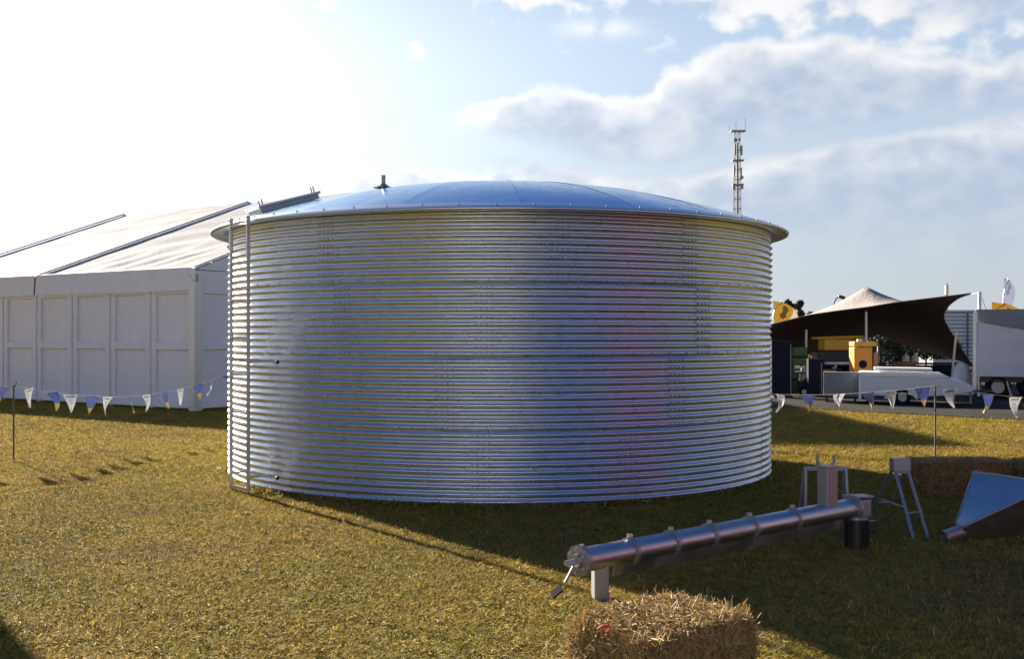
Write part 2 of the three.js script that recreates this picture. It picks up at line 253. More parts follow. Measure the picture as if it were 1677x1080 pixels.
{
  const T = thing('water_tank', 'large round corrugated steel tank with a low domed blue roof and ladder', 'tank', W(TANK.X, 0, TANK.F));
  const R = TANK.R, pitch = 0.0735, rows = 10, rad = Math.PI / 180;
  // one seam per ring is read off the photograph; sheets are 41.8 degrees long
  const seams = [-33.5, -10.4, -45.2, -19.8].map(a => a * rad);    // bottom ring first (left end of a sheet)
  seams[0] = 21.2 * rad; seams[1] = -10.4 * rad; seams[2] = -3.8 * rad; seams[3] = 34.5 * rad;
  const step = 41.8 * rad, lap = 0.20 / R;
  for (let k = 0; k < 4; k++) {
    const y0 = 0.012 + k * rows * pitch;
    for (let i = 0; i < 9; i++) {
      const a0 = seams[k] + i * step, a1 = i < 8 ? a0 + step + lap : seams[k] + 2 * Math.PI + lap;
      const sh = part('wall_sheet', corrugatedSheet(R + (k % 2) * 0.0012, y0, rows, pitch, 0.0215, a0, a1, 0.004, 34, k * 9.3 + i * 2.1), M.wall, T);
      const bl = [];
      for (let c = 0; c < 4; c++) for (let r = 0; r < rows; r++) bl.push(boltGeo(a0 + (0.016 + c * 0.056) / R, R + 0.0165, y0 + (r + 0.5) * pitch));
      if (k) for (let c = 1; c < 11; c++) bl.push(boltGeo(a0 + (a1 - a0 - lap) * (c + 0.3) / 11, R + 0.0165, y0 + 0.5 * pitch, 0.007));
      const b = part('bolts', bl, M.bolt, sh); b.userData.kind = 'stuff';
    }
  }
  const base = new THREE.TorusGeometry(R + 0.004, 0.012, 6, 160); base.rotateX(Math.PI / 2); base.translate(0, 0.012, 0);
  part('base_ring', base, M.galv, T);
  // roof: radial panels over a shallow spherical cap, each with a folded seam
  const Rr = 3.60, yr = 2.945, rise = 0.66, Rs = (Rr * Rr + rise * rise) / (2 * rise), yc = yr + rise - Rs;
  const capY = r => yc + Math.sqrt(Rs * Rs - r * r), nP = 18;
  for (let i = 0; i < nP; i++) {
    const a0 = i / nP * 2 * Math.PI + 0.07, a1 = a0 + 2 * Math.PI / nP;
    const g = sheet(22, 24, (u, v) => {
      const r = mix(0.16, Rr - 0.03, v), ph = mix(a0, a1, u) + (u > 0.999 ? 0.006 : 0);
      const seam = 0.002 * Math.exp(-Math.pow((u < 0.5 ? u : 1 - u) * 2 * Math.PI / nP * r / 0.02, 2));
      const belly = -0.006 * Math.sin(Math.PI * u) * v + 0.006 * fbm(ph * 6, r * 1.5, i * 3.3, 3);
      const y = capY(r) + (u < 0.5 ? seam + 0.001 : 0) + belly, [x, z] = dirOf(ph); return [x * r, y, z * r];
    }, 1.8, 5);
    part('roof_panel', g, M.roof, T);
  }
  // eave: rolled flange and flat soffit
  const prof = [[R - 0.02, yr - 0.004], [Rr - 0.03, yr - 0.03], [Rr + 0.005, yr - 0.022], [Rr + 0.012, yr + 0.002], [Rr - 0.01, capY(Rr) + 0.014], [Rr - 0.13, capY(Rr - 0.13) + 0.012], [Rr - 0.145, capY(Rr - 0.145) + 0.004]].map(a => new THREE.Vector2(...a));
  const eg = new THREE.LatheGeometry(prof, 200); { const ng = eg.toNonIndexed(); ng.computeVertexNormals(); part('eave_ring', eg, M.wall, T); }
  const rb = []; for (let i = 0; i < 60; i++) { const a = i / 60 * 2 * Math.PI, [x, z] = dirOf(a); const g = new THREE.CylinderGeometry(0.008, 0.01, 0.014, 6); g.translate(x * (Rr - 0.07), capY(Rr - 0.07) + 0.016, z * (Rr - 0.07)); rb.push(g); }
  part('roof_bolts', rb, M.galv, T).userData.kind = 'stuff';
  const cap = new THREE.LatheGeometry([[0.0, 0.06], [0.1, 0.055], [0.2, 0.03], [0.24, 0.0]].map(a => new THREE.Vector2(...a)), 32); cap.translate(0, capY(0) + 0.0, 0); part('apex_cap', cap, M.roof, T);
  // vent pipe on its flashing
  { const phi = -43 * rad, r = 1.97, [x, z] = dirOf(phi), y = capY(r); const v = part('vent_pipe', [rod(V(x * r, y - 0.02, z * r), V(x * r, y + 0.14, z * r), 0.024, 0.028, 14), rod(V(x * r, y + 0.14, z * r), V(x * r, y + 0.15, z * r), 0.028, 0.028, 14)], M.bolt, T); const f = new THREE.LatheGeometry([[0.028, 0.05], [0.05, 0.03], [0.08, 0.015], [0.12, 0.0]].map(a => new THREE.Vector2(...a)), 24); f.translate(x * r, y + 0.004, z * r); part('flashing', f, M.bolt, v); }
  // hatch on the left of the roof, above the ladder
  { const H = new THREE.Group(); H.name = 'roof_hatch'; const phi = -61 * rad, r = 2.86, [x, z] = dirOf(phi), sl = Math.asin(r / Rs); H.position.set(x * r, capY(r), z * r); H.rotation.order = 'YXZ'; H.rotation.y = phi; H.rotation.x = sl; T.add(H);
    part('frame', [bx(0.5, 0.05, 0.03, 0, 0.025, 0.34), bx(0.5, 0.05, 0.03, 0, 0.025, -0.34), bx(0.03, 0.05, 0.66, -0.24, 0.025, 0), bx(0.03, 0.05, 0.66, 0.24, 0.025, 0)], M.galv, H);
    part('lid', rbx(0.56, 0.03, 0.76, 0.01, 0, 0.067, 0), M.alu, H);
    part('handle', [rod(V(-0.06, 0.07, 0.26), V(-0.06, 0.15, 0.26), 0.008), rod(V(0.06, 0.07, 0.26), V(0.06, 0.15, 0.26), 0.008), rod(V(-0.06, 0.15, 0.26), V(0.06, 0.15, 0.26), 0.008)], M.bolt, H);
    for (const s of [-1, 1]) part('hinge', [rod(V(s * 0.2, 0.07, -0.39), V(s * 0.03, 0.07, -0.39), 0.014), rod(V(s * 0.04, 0.05, -0.39), V(s * 0.04, 0.16, -0.39), 0.008)], M.bolt, H); }
  // ladder
  { const L = new THREE.Group(); L.name = 'ladder'; const phi = -50 * rad, r = 3.645, [x, z] = dirOf(phi); L.position.set(x * r, 0, z * r); L.rotation.y = phi; T.add(L);
    for (const s of [-1, 1]) part('rail', rbx(0.024, 2.98, 0.042, 0.006, s * 0.2, 1.49, 0), M.alu, L);
    for (let i = 0; i < 8; i++) part('rung', rod(V(-0.195, 0.06 + i * 0.405, 0), V(0.195, 0.06 + i * 0.405, 0), 0.015), M.alu, L);
    for (const y of [0.19, 1.42]) for (const s of [-1, 1]) { part('bracket', [rod(V(s * 0.235, y, 0), V(s * 0.235, y, -0.25), 0.01), rod(V(s * 0.235, y + 0.02, 0), V(s * 0.235 + 0.24, y - 0.0, -0.20 - 0.02), 0.009)], M.alu, L); }
    for (const y of [0.19, 1.42]) { const g = new THREE.SphereGeometry(0.022, 8, 6); g.translate(0.475, y, -0.20); part('bracket_bolt', g, M.blackPaint, L); } }
}

// ------------------------------------------------------------------ white marquee, rear left
function wallPanel(w, h) {
  const o = new THREE.Shape(); o.moveTo(-w / 2, 0); o.lineTo(w / 2, 0); o.lineTo(w / 2, h); o.lineTo(-w / 2, h); o.closePath();
  const hole = (x0, y0, x1, y1) => { const r = 0.05, p = new THREE.Path(); p.moveTo(x0 + r, y0); p.lineTo(x1 - r, y0); p.quadraticCurveTo(x1, y0, x1, y0 + r); p.lineTo(x1, y1 - r); p.quadraticCurveTo(x1, y1, x1 - r, y1); p.lineTo(x0 + r, y1); p.quadraticCurveTo(x0, y1, x0, y1 - r); p.lineTo(x0, y0 + r); p.quadraticCurveTo(x0, y0, x0 + r, y0); o.holes.push(p); };
  const m = 0.16; hole(-w / 2 + m, 0.2, w / 2 - m, h * 0.49 - 0.02); hole(-w / 2 + m, h * 0.49 + 0.16, w / 2 - m, h - 0.14);
  const g = new THREE.ExtrudeGeometry(o, { depth: 0.02, bevelEnabled: true, bevelThickness: 0.03, bevelSize: 0.028, bevelOffset: -0.028, bevelSegments: 2, curveSegments: 3 });
  g.translate(0, 0, 0.0); return join([g, bx(w - 0.04, h - 0.02, 0.03, 0, h / 2, -0.032)]);   // front towards +z
}
{
  const ang = Math.atan2(0.578, -0.817);
  const T = thing('marquee', 'big white frame marquee with pitched roof and panelled walls', 'marquee', W(-7.17, 0, 25.6), ang);
  // local x runs left along the front wall, local z runs away from the camera
  const bay = 6.2, nb = 2, Wd = 14, eave = 3.22, rise = 2.56, L = bay * nb, ph = 2.76, pg = wallPanel(1.5, ph), pgg = wallPanel(1.5, ph);
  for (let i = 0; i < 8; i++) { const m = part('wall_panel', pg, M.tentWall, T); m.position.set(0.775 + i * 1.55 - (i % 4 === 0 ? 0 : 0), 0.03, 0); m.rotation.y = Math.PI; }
  for (let i = 0; i < 9; i++) { const m = part('gable_panel', pgg, M.tentWall, T); m.position.set(0, 0.03, 0.777 + i * 1.5555); m.rotation.y = -Math.PI / 2; }
  part('back_wall', bx(L, eave, 0.05, L / 2, eave / 2, Wd), M.tentWall, T);
  part('far_wall', bx(0.05, eave, Wd - 0.1, L, eave / 2, Wd / 2), M.tentWall, T);
  for (const x of [0, L]) { const s = new THREE.Shape(); s.moveTo(0, 0); s.lineTo(Wd, 0); s.lineTo(Wd / 2, rise); s.closePath(); const g = new THREE.ExtrudeGeometry(s, { depth: 0.02, bevelEnabled: false }); g.rotateY(-Math.PI / 2); g.translate(x, eave - 0.02, 0); part('gable_end', [g, bx(0.03, 0.42, Wd, x - 0.02, eave - 0.25, Wd / 2)], M.valance, T); }
  // posts between the panels
  for (let i = 0; i <= 8; i++) { const main = i % 4 === 0; part('post', bx(main ? 0.16 : 0.06, eave - 0.1, main ? 0.12 : 0.07, i * 1.55, (eave - 0.1) / 2, main ? 0.075 : 0.02), M.alu, T); }
  for (let i = 1; i <= 8; i++) part('gable_post', bx(0.06, 2.8, 0.05, 0.02, 1.4, i * 1.5555), M.alu, T);
  // roof cloth, two slopes for each bay
  for (let b = 0; b < nb; b++) for (const side of [0, 1]) {
    const g = sheet(34, 44, (u, v) => {
      const x = b * bay + 0.05 + u * (bay - 0.1), z0 = v * Wd / 2, y = eave + v * rise;
      const edge = Math.sin(Math.PI * u);
      let dy = -0.05 * edge * Math.sin(Math.PI * clamp(v * 1.05)) + 0.03 * fbm(x * 0.8 + b * 7, v * 9, b * 3.1 + side, 3) * edge;
      dy += 0.022 * Math.sin((u + v * 0.35) * 38 + 3 * n3(u * 4, v * 6, b)) * Math.exp(-Math.pow((v - 0.14) / 0.12, 2)) * sstep(0.0, 0.3, u) * (b === 0 ? 1 : 0.35) * edge;
      dy += 0.018 * Math.sin(v * 31 + u * 6 + 2 * n3(u * 3, v * 3, 5 + b)) * Math.exp(-Math.pow((v - 0.55) / 0.4, 2)) * edge;
      return [x, y + dy, side ? Wd - z0 : z0];
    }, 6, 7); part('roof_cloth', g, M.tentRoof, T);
  }
  for (let b = 0; b <= nb; b++) for (const side of [0, 1]) { const a = V(b * bay, eave + 0.05, side ? Wd : 0), c = V(b * bay, eave + rise + 0.05, Wd / 2), d = new THREE.Vector3().subVectors(c, a), len = d.length(), an = Math.atan2(rise, Wd / 2); const g = new THREE.BoxGeometry(0.08, 0.05, len); g.rotateX(side ? an : -an); g.translate((a.x + c.x) / 2, (a.y + c.y) / 2, (a.z + c.z) / 2); part('rafter', g, M.white, T); }
  // valance along the eaves, one length for each bay, slightly wavy
  for (let b = 0; b < nb; b++) part('valance', [sheet(40, 6, (u, v) => { const x = b * bay - 0.04 + u * (bay - 0.06) + 0.05; return [x, eave + 0.03 - v * 0.52 - (v > 0.9 ? 0.02 * Math.sin(u * Math.PI) : 0), -0.09 - 0.03 * v + 0.02 * n3(x * 1.5, v * 2, b)]; }, 6, 0.5), sheet(40, 1, (u, v) => { const x = b * bay + 0.01 + u * (bay - 0.06); return [x, eave + 0.03 + v * 0.02, -0.09 + v * 0.12]; }, 6, 0.2)], M.valance, T);
  // loose torn corner flap
  part('corner_flap', sheet(6, 10, (u, v) => [-0.06 - 0.05 * Math.sin(v * 5) + u * 0.34 * (1 - v * 0.75) - 0.1, eave - 0.02 - v * 0.62 - u * 0.2 * v, -0.13 - 0.05 * Math.sin(u * 3 + v * 4)], 0.3, 0.6), M.valance, T);
  part('corner_post', bx(0.2, eave - 0.3, 0.2, -0.05, (eave - 0.3) / 2, -0.05), M.alu, T);
}

// ------------------------------------------------------------------ bunting on thin posts
{
  const posts = [[-8.0, 14.6], [-6.7, 15.2], [-4.9, 19.7], [1.95, 18.5], [5.69, 15.2], [10.4, 14.5]], ht = [1.0, 1.03, 1.05, 1.03, 1.02, 1.0];
  const where = ['outside the picture on the left', 'standing alone on the grass before the marquee', 'behind the tank ladder', 'behind the tank', 'behind the row of straw bales', 'right of the feed hopper'];
  posts.forEach(([X, F], i) => { const t = thing('bunting_post', `thin dark steel post holding bunting, ${where[i]}`, 'post', W(X, 0, F), 0, 'bunting posts round the tank'); part('shaft', rod(V(0, -0.1, 0), V(0, ht[i], 0), 0.011), M.steelPost, t); part('hook', tube([V(0, ht[i] - 0.03, 0), V(0.03, ht[i] + 0.01, 0), V(0.035, ht[i] + 0.05, 0)], 0.006, 8, 6), M.steelPost, t); });
  const print = (blue) => { const c = document.createElement('canvas'); c.width = 128; c.height = 192; const x = c.getContext('2d'); x.fillStyle = blue ? '#47548c' : '#b4b7be'; x.fillRect(0, 0, 128, 192); if (blue) { x.fillStyle = '#93854f'; x.fillRect(0, 118, 128, 74); x.fillStyle = '#5b6db0'; x.fillRect(26, 22, 76, 8); } else { x.fillStyle = '#5c6685'; x.fillRect(26, 18, 76, 13); x.fillStyle = '#9aa2b4'; x.beginPath(); x.ellipse(64, 68, 16, 20, 0, 0, 7); x.fill(); x.fillStyle = '#7d86a0'; x.fillRect(48, 98, 32, 7); } const t = new THREE.CanvasTexture(c); t.colorSpace = THREE.SRGBColorSpace; return new THREE.MeshPhysicalMaterial({ map: t, roughness: 0.8, transmission: 0.25, thickness: 0 }); };
  const mats = [print(true), print(false)], R = rng(9);
  const runs = [[0, 1, 'crossing the lawn left of the lone post'], [1, 2, 'from the lone post to the ladder side of the tank'], [3, 4, 'running from behind the tank to the straw bales'], [4, 5, 'running over the straw bales past the hopper']];
  let k = 0;
  for (const [a, b, txt] of runs) {
    const A = V(posts[a][0], ht[a], -posts[a][1]), B = V(posts[b][0], ht[b], -posts[b][1]), len = A.distanceTo(B), sag = (a === 1 ? 0.27 : 0.2) * Math.min(1, len / 4.5);
    const t = thing('bunting', `blue and white pennant string ${txt}`, 'bunting', [0, 0, 0], 0, 'bunting strings round the tank');
    const at = s => { const p = A.clone().lerp(B, s); p.y -= sag * 4 * s * (1 - s); return p; };
    part('cord', tube(Array.from({ length: 13 }, (_, i) => at(i / 12)), 0.004, 48, 5), M.cord, t);
    const n = Math.round(len / 0.41), yaw = Math.atan2(-(B.z - A.z), B.x - A.x);
    for (let i = 0; i < n; i++) {
      const p = at((i + 0.6 + (R() - 0.5) * 0.3) / n), sw = (R() - 0.5) * 1.3, cu = (R() - 0.5) * 0.14, w = 0.205, h = 0.27;
      const g = sheet(5, 8, (u, v) => { const x = (u - 0.5) * w * (1 - v); return [x, -v * h, cu * Math.sin(v * 3) + 0.02 * Math.sin(u * 4 + k) * v]; }, 1, 1);
      { const uv = g.attributes.uv, ps = g.attributes.position; for (let q = 0; q < uv.count; q++) uv.setXY(q, ps.getX(q) / w + 0.5, 1 + ps.getY(q) / h); }
      const m = part('pennant', g, mats[k++ % 2], t); m.position.copy(p); m.rotation.set(0, yaw + sw, 0); m.rotateX((R() - 0.5) * 0.7); m.rotateZ((R() - 0.5) * 0.35);
    }
  }
}

// ------------------------------------------------------------------ straw bales
const straw = { core: tex(512, (u, v) => { const s = 0.55 + 0.5 * tn(u, v, 26, 4) + 0.35 * tn(u, v, 4, 3, 2); return [s, s, s]; }) };
M.strawCore = new THREE.MeshStandardMaterial({ color: rgb(0.28, 0.185, 0.075), map: straw.core, bumpMap: straw.core, bumpScale: 0.03, roughness: 1 });
M.strawBlade = new THREE.MeshPhysicalMaterial({ color: 0xffffff, roughness: 0.8, transmission: 0.2, thickness: 0 });
const strawBladeGeo = (() => { const g = sheet(1, 3, (u, v) => [(u - 0.5) * 0.0032, (v - 0.5), 0.06 * Math.sin(v * 3.14) * (v - 0.2)], 1, 1); return g; })();
function bale(label, pos, turn, L, H, D, n, seed, round, group) {
  const T = thing('straw_bale', label, 'straw bale', pos, turn, group), R = rng(seed);
  const g = new THREE.BoxGeometry(L, H, D, 34, 26, 30), p = g.attributes.position, sp = (v, h) => Math.sign(v) * Math.pow(Math.abs(v / h), 1) * h;
  const surf = (x, y, z) => { // round the box and make it lumpy; y from -H/2
    const a = x / (L / 2), b = y / (H / 2), c = z / (D / 2), k = 11, m = Math.pow(Math.pow(Math.abs(a), k) + Math.pow(Math.abs(b), k) + Math.pow(Math.abs(c), k), 1 / k), mx = Math.max(Math.abs(a), Math.abs(b), Math.abs(c));
    let q = [x * mx / m, y * mx / m, z * mx / m]; const l = 1 + 0.07 * fbm(x * 7 + seed, y * 7, z * 7, 3); q = [q[0] * l, q[1] * l, q[2] * l];
    if (round && y > -H * 0.3 && (a < 0)) { const dr = round * a * a * (0.5 + 0.5 * b) * 0.5; q[1] -= dr * H * 0.4; }
    return q;
  };
  for (let i = 0; i < p.count; i++) { const q = surf(p.getX(i), p.getY(i), p.getZ(i)); p.setXYZ(i, q[0], q[1] + H / 2, q[2]); }
  g.computeVertexNormals(); part('straw_core', g, M.strawCore, T);
  const im = new THREE.InstancedMesh(strawBladeGeo, M.strawBlade, n), m4 = new THREE.Matrix4(), col = new THREE.Color(), X = V(0, 0, 0), Y = V(0, 0, 0), Z = V(0, 0, 0);
  const area = [L * D, L * H, L * H, D * H, D * H], tot = area.reduce((s, v) => s + v, 0);
  for (let i = 0; i < n; i++) {
    let t = R() * tot, f = 0; while (t > area[f] && f < 4) t -= area[f++];
    const u = (R() - 0.5) * 1.0, v = (R() - 0.5) * 1.0; let x, y, z, N;
    if (f === 0) { x = u * L; y = H / 2; z = v * D; N = V(0, 1, 0); } else if (f < 3) { const s = f === 1 ? 1 : -1; x = u * L; y = v * H; z = s * D / 2; N = V(0, 0, s); } else { const s = f === 3 ? 1 : -1; x = s * L / 2; y = v * H; z = u * D; N = V(s, 0, 0); }
    const q = surf(x, y, z), lenS = 0.05 + R() * R() * 0.16;
    Y.set(R() - 0.5, f === 0 ? R() - 0.5 : (R() - 0.5) * 1.1, R() - 0.5).normalize(); Y.addScaledVector(N, -Y.dot(N) * (0.55 + R() * 0.45)).normalize();
    X.set(R() - 0.5, R() - 0.5, R() - 0.5).cross(Y).normalize(); Z.crossVectors(X, Y);
    m4.makeBasis(X.clone().multiplyScalar(0.8 + R() * 0.6), Y.clone().multiplyScalar(lenS), Z.clone().multiplyScalar(lenS)); m4.setPosition(q[0] + N.x * (0.004 + R() * 0.01), Math.max(0.01, q[1] + H / 2 + N.y * (0.004 + R() * 0.014)), q[2] + N.z * (0.004 + R() * 0.01));
    im.setMatrixAt(i, m4); const br = 0.55 + R() * 0.75, gn = R() < 0.12; im.setColorAt(i, gn ? col.setRGB(0.19 * br, 0.17 * br, 0.05 * br) : col.setRGB(0.43 * br, 0.295 * br, 0.12 * br));
  }
  im.name = 'straw'; im.castShadow = im.receiveShadow = true; im.userData.kind = 'stuff'; T.add(im);
  return T;
}
const nearBale = bale('loose sunlit straw bale lying on the grass before the auger foot', W(0.705, 0, 5.31), 0.66, 0.68, 0.385, 0.54, 20000, 3, 0.5);
{ const t = tube([V(-0.03, 0, 0), V(0, 0.02, 0.01), V(0.025, 0.005, -0.01), V(0.01, -0.01, 0.02)], 0.005, 12, 6); const m = part('red_twine', t, new THREE.MeshStandardMaterial({ color: rgb(0.55, 0.03, 0.03), roughness: 0.7 }), scene); m.position.copy(W(0.415, 0.372, 5.10)); tag(m, 'small scrap of red twine lying on the sunlit straw bale', 'twine'); }
{ const n = 420, im = new THREE.InstancedMesh(strawBladeGeo, M.strawBlade, n), R = rng(88), m4 = new THREE.Matrix4(), col = new THREE.Color();
  for (let i = 0; i < n; i++) { const a = R() * 6.283, d = 0.3 + Math.abs(R() + R() - 1) * 0.75, X = 0.7 + Math.cos(a) * d, F = 5.35 + Math.sin(a) * d, l = 0.06 + R() * 0.14, y = V(R() - 0.5, (R() - 0.5) * 0.25, R() - 0.5).normalize(), x = V(0, 1, 0).cross(y).normalize(), z = V(0, 0, 0).crossVectors(x, y); m4.makeBasis(x, y.multiplyScalar(l), z.multiplyScalar(l)); m4.setPosition(X, 0.035 + R() * 0.02, -F); im.setMatrixAt(i, m4); const b = 0.7 + R() * 0.6; im.setColorAt(i, col.setRGB(0.37 * b, 0.26 * b, 0.11 * b)); }
  im.name = 'loose_straw'; im.castShadow = im.receiveShadow = true; tag(im, 'loose straw stalks shed on the grass around the sunlit bale', 'straw', null, 'stuff'); scene.add(im); }
bale('shaded straw bale in a row, beside the four legged stand', W(4.78, 0, 12.15), 0.06, 1.02, 0.36, 0.46, 4200, 5, 0, 'straw bales in a row');
bale('shaded straw bale in a row, behind the blue feed hopper', W(5.86, 0, 12.0), -0.05, 1.02, 0.37, 0.46, 3200, 6, 0, 'straw bales in a row');

// ------------------------------------------------------------------ auger conveyor
M.stainless = new THREE.MeshStandardMaterial({ color: rgb(0.48, 0.49, 0.54), metalness: 1, roughness: 0.5, map: spangleTex.col, roughnessMap: spangleTex.rough });
{
  const A = W(0.43, 0.285, 7.10), B = W(2.72, 0.33, 8.98);
  const T = thing('auger_conveyor', 'long stainless screw auger tube with black motor lying on the shaded grass', 'auger', [A.x, 0, A.z]);
  const ax = new THREE.Vector3().subVectors(B, A), L = ax.length(); ax.normalize();
  const lp = (s, up = 0, sd = 0) => { const side = V(-ax.z, 0, ax.x).normalize(); return V(ax.x * s, A.y + ax.y * s + up, ax.z * s).addScaledVector(side, sd); };
  const r = 0.078;
  part('tube', [rod(lp(0), lp(L), r, r, 40)], M.stainless, T);
  // lower trough hanging below the tube
  { const s = new THREE.Shape(); s.moveTo(-0.05, 0); s.lineTo(0.05, 0); s.lineTo(0.03, -0.075); s.lineTo(-0.03, -0.075); s.closePath(); const g = new THREE.ExtrudeGeometry(s, { depth: L - 0.5, bevelEnabled: true, bevelSize: 0.004, bevelThickness: 0.004, bevelSegments: 1 }); const m = part('under_rail', g, M.stainless, T); m.position.copy(lp(0.25, -0.055)); m.quaternion.setFromUnitVectors(V(0, 0, 1), ax); }
  for (const s of [0.44, 0.83, 1.22, 1.66, 2.16]) { const c = part('collar', [rod(lp(s - 0.014), lp(s + 0.014), r + 0.013, r + 0.013, 36), rod(lp(s - 0.02, 0, 0), lp(s + 0.02, 0, 0), r + 0.006, r + 0.006, 36)], M.galv, T); part('clamp_lug', bx(0.035, 0.026, 0.022, lp(s, r + 0.02).x, lp(s, r + 0.02).y, lp(s).z), M.galv, c); part('clamp_lug', bx(0.03, 0.04, 0.02, lp(s, -r - 0.02).x, lp(s, -r - 0.02).y, lp(s).z), M.galv, c); }
  const e0 = part('end_plate', [rod(lp(-0.02), lp(0.012), r + 0.028, r + 0.028, 8), rod(lp(-0.05), lp(-0.015), 0.045, 0.045, 16)], M.galv, T);
  part('bearing_bolt', [0, 1, 2, 3, 4, 5].map(i => rod(lp(-0.045, 0.075 * Math.cos(i * 1.047), 0.075 * Math.sin(i * 1.047)), lp(-0.01, 0.075 * Math.cos(i * 1.047), 0.075 * Math.sin(i * 1.047)), 0.011, 0.011, 6)), M.alu, e0);
  part('shaft', rod(lp(-0.13), lp(0), 0.016, 0.016, 12), M.alu, T);
  part('flap', [(() => { const g = rbx(0.08, 0.012, 0.11, 0.004); g.rotateX(0.2); g.rotateZ(0.72); const q = lp(-0.16, -0.17); g.translate(q.x - 0.03, q.y, q.z); return g; })()], M.blackRubber, T);
  part('flap_arm', rod(lp(-0.06, -0.03), lp(-0.13, -0.12), 0.009), M.bolt, T);
  { const q = lp(0.17); part('leg', [rbx(0.095, q.y - 0.02, 0.09, 0.008, q.x, (q.y - 0.04) / 2, q.z, 0.2)], M.galv, T); }
  // outlet spout standing up near the far end
  { const q = lp(L - 0.36); part('outlet_box', [rbx(0.11, 0.31, 0.11, 0.006, q.x, q.y + 0.20, q.z, 0.5), bx(0.13, 0.012, 0.13, q.x, q.y + 0.362, q.z, 0.5)], M.galv, T); }
  part('gearbox', [rbx(0.17, 0.15, 0.17, 0.02, lp(L + 0.03).x, lp(L).y - 0.0, lp(L + 0.03).z, 0.6), rod(lp(L - 0.06), lp(L - 0.03), r + 0.03, r + 0.03, 24), rbx(0.20, 0.014, 0.16, 0.004, lp(L + 0.05).x, lp(L).y + 0.088, lp(L + 0.05).z, 0.3)], M.galv, T);
  { const q = lp(L + 0.02); const m = part('motor', [(() => { const g = new THREE.CylinderGeometry(0.085, 0.085, 0.22, 28); g.translate(q.x, 0.135, q.z + 0.02); return g; })(), (() => { const g = new THREE.CylinderGeometry(0.092, 0.088, 0.03, 28); g.translate(q.x, 0.016, q.z + 0.02); return g; })(), rbx(0.09, 0.10, 0.07, 0.01, q.x + 0.11, 0.18, q.z + 0.02)], M.blackPaint, T);
    const f = []; for (let i = 0; i < 20; i++) { const a = i / 20 * 6.283; f.push(bx(0.018, 0.2, 0.005, 0, 0, 0)); f[i].translate(0.09, 0.135, 0); f[i].rotateY(a); f[i].translate(q.x, 0, q.z + 0.02); } part('cooling_fins', f, M.blackPaint, m);
    part('motor_flange', rod(V(q.x, 0.245, q.z + 0.02), V(q.x, 0.265, q.z + 0.02), 0.09, 0.09, 24), M.galv, m); }
}
// saddle stand behind the auger
function leggedStand(T, feet, top, r, mat) { feet.forEach((f, i) => part('leg', [rod(V(...top[i]), V(...f), r, r, 8), bx(0.05, 0.01, 0.04, f[0], f[1] + 0.005, f[2])], mat, T)); }
{
  const c = W(2.67, 0, 9.62), T = thing('saddle_stand', 'galvanised stand with curved saddle behind the auger outlet box', 'stand', c);
  leggedStand(T, [[-0.20, 0, 0.10], [0.17, 0, 0.12], [-0.20, 0, -0.16], [0.19, 0, -0.16]], [[-0.175, 0.56, 0.02], [0.165, 0.56, 0.02], [-0.175, 0.56, -0.03], [0.165, 0.56, -0.03]], 0.014, M.galv);
  part('cross_bar', [rbx(0.37, 0.035, 0.035, 0.006, 0, 0.565, 0), rbx(0.34, 0.02, 0.02, 0.004, 0, 0.25, 0.05)], M.galv, T);
  part('saddle', tube([V(-0.07, 0.68, 0), V(-0.068, 0.62, 0), V(-0.04, 0.59, 0), V(0, 0.58, 0), V(0.04, 0.59, 0), V(0.068, 0.62, 0), V(0.07, 0.68, 0)], 0.013, 30, 8), M.galv, T);
}
{
  const c = W(3.38, 0, 9.85), T = thing('a_frame_stand', 'galvanised four legged support stand between the auger motor and straw bales', 'stand', c);
  leggedStand(T, [[-0.06, 0, 0.52], [0.10, 0, 0.40], [-0.13, 0, -0.5], [0.02, 0, -0.42]], [[-0.055, 0.53, 0.03], [0.055, 0.53, 0.03], [-0.055, 0.53, -0.03], [0.055, 0.53, -0.03]], 0.0145, M.galv);
  part('head', [rbx(0.15, 0.11, 0.12, 0.008, 0, 0.575, 0), rbx(0.10, 0.03, 0.10, 0.006, 0.01, 0.515, 0)], M.galv, T);
  part('brace', [rod(V(-0.057, 0.2, 0.34), V(0.085, 0.2, 0.265), 0.01), rod(V(-0.105, 0.2, -0.32), V(0.035, 0.2, -0.28), 0.01), rod(V(-0.1, 0.24, -0.3), V(-0.055, 0.24, 0.3), 0.009)], M.galv, T);
}
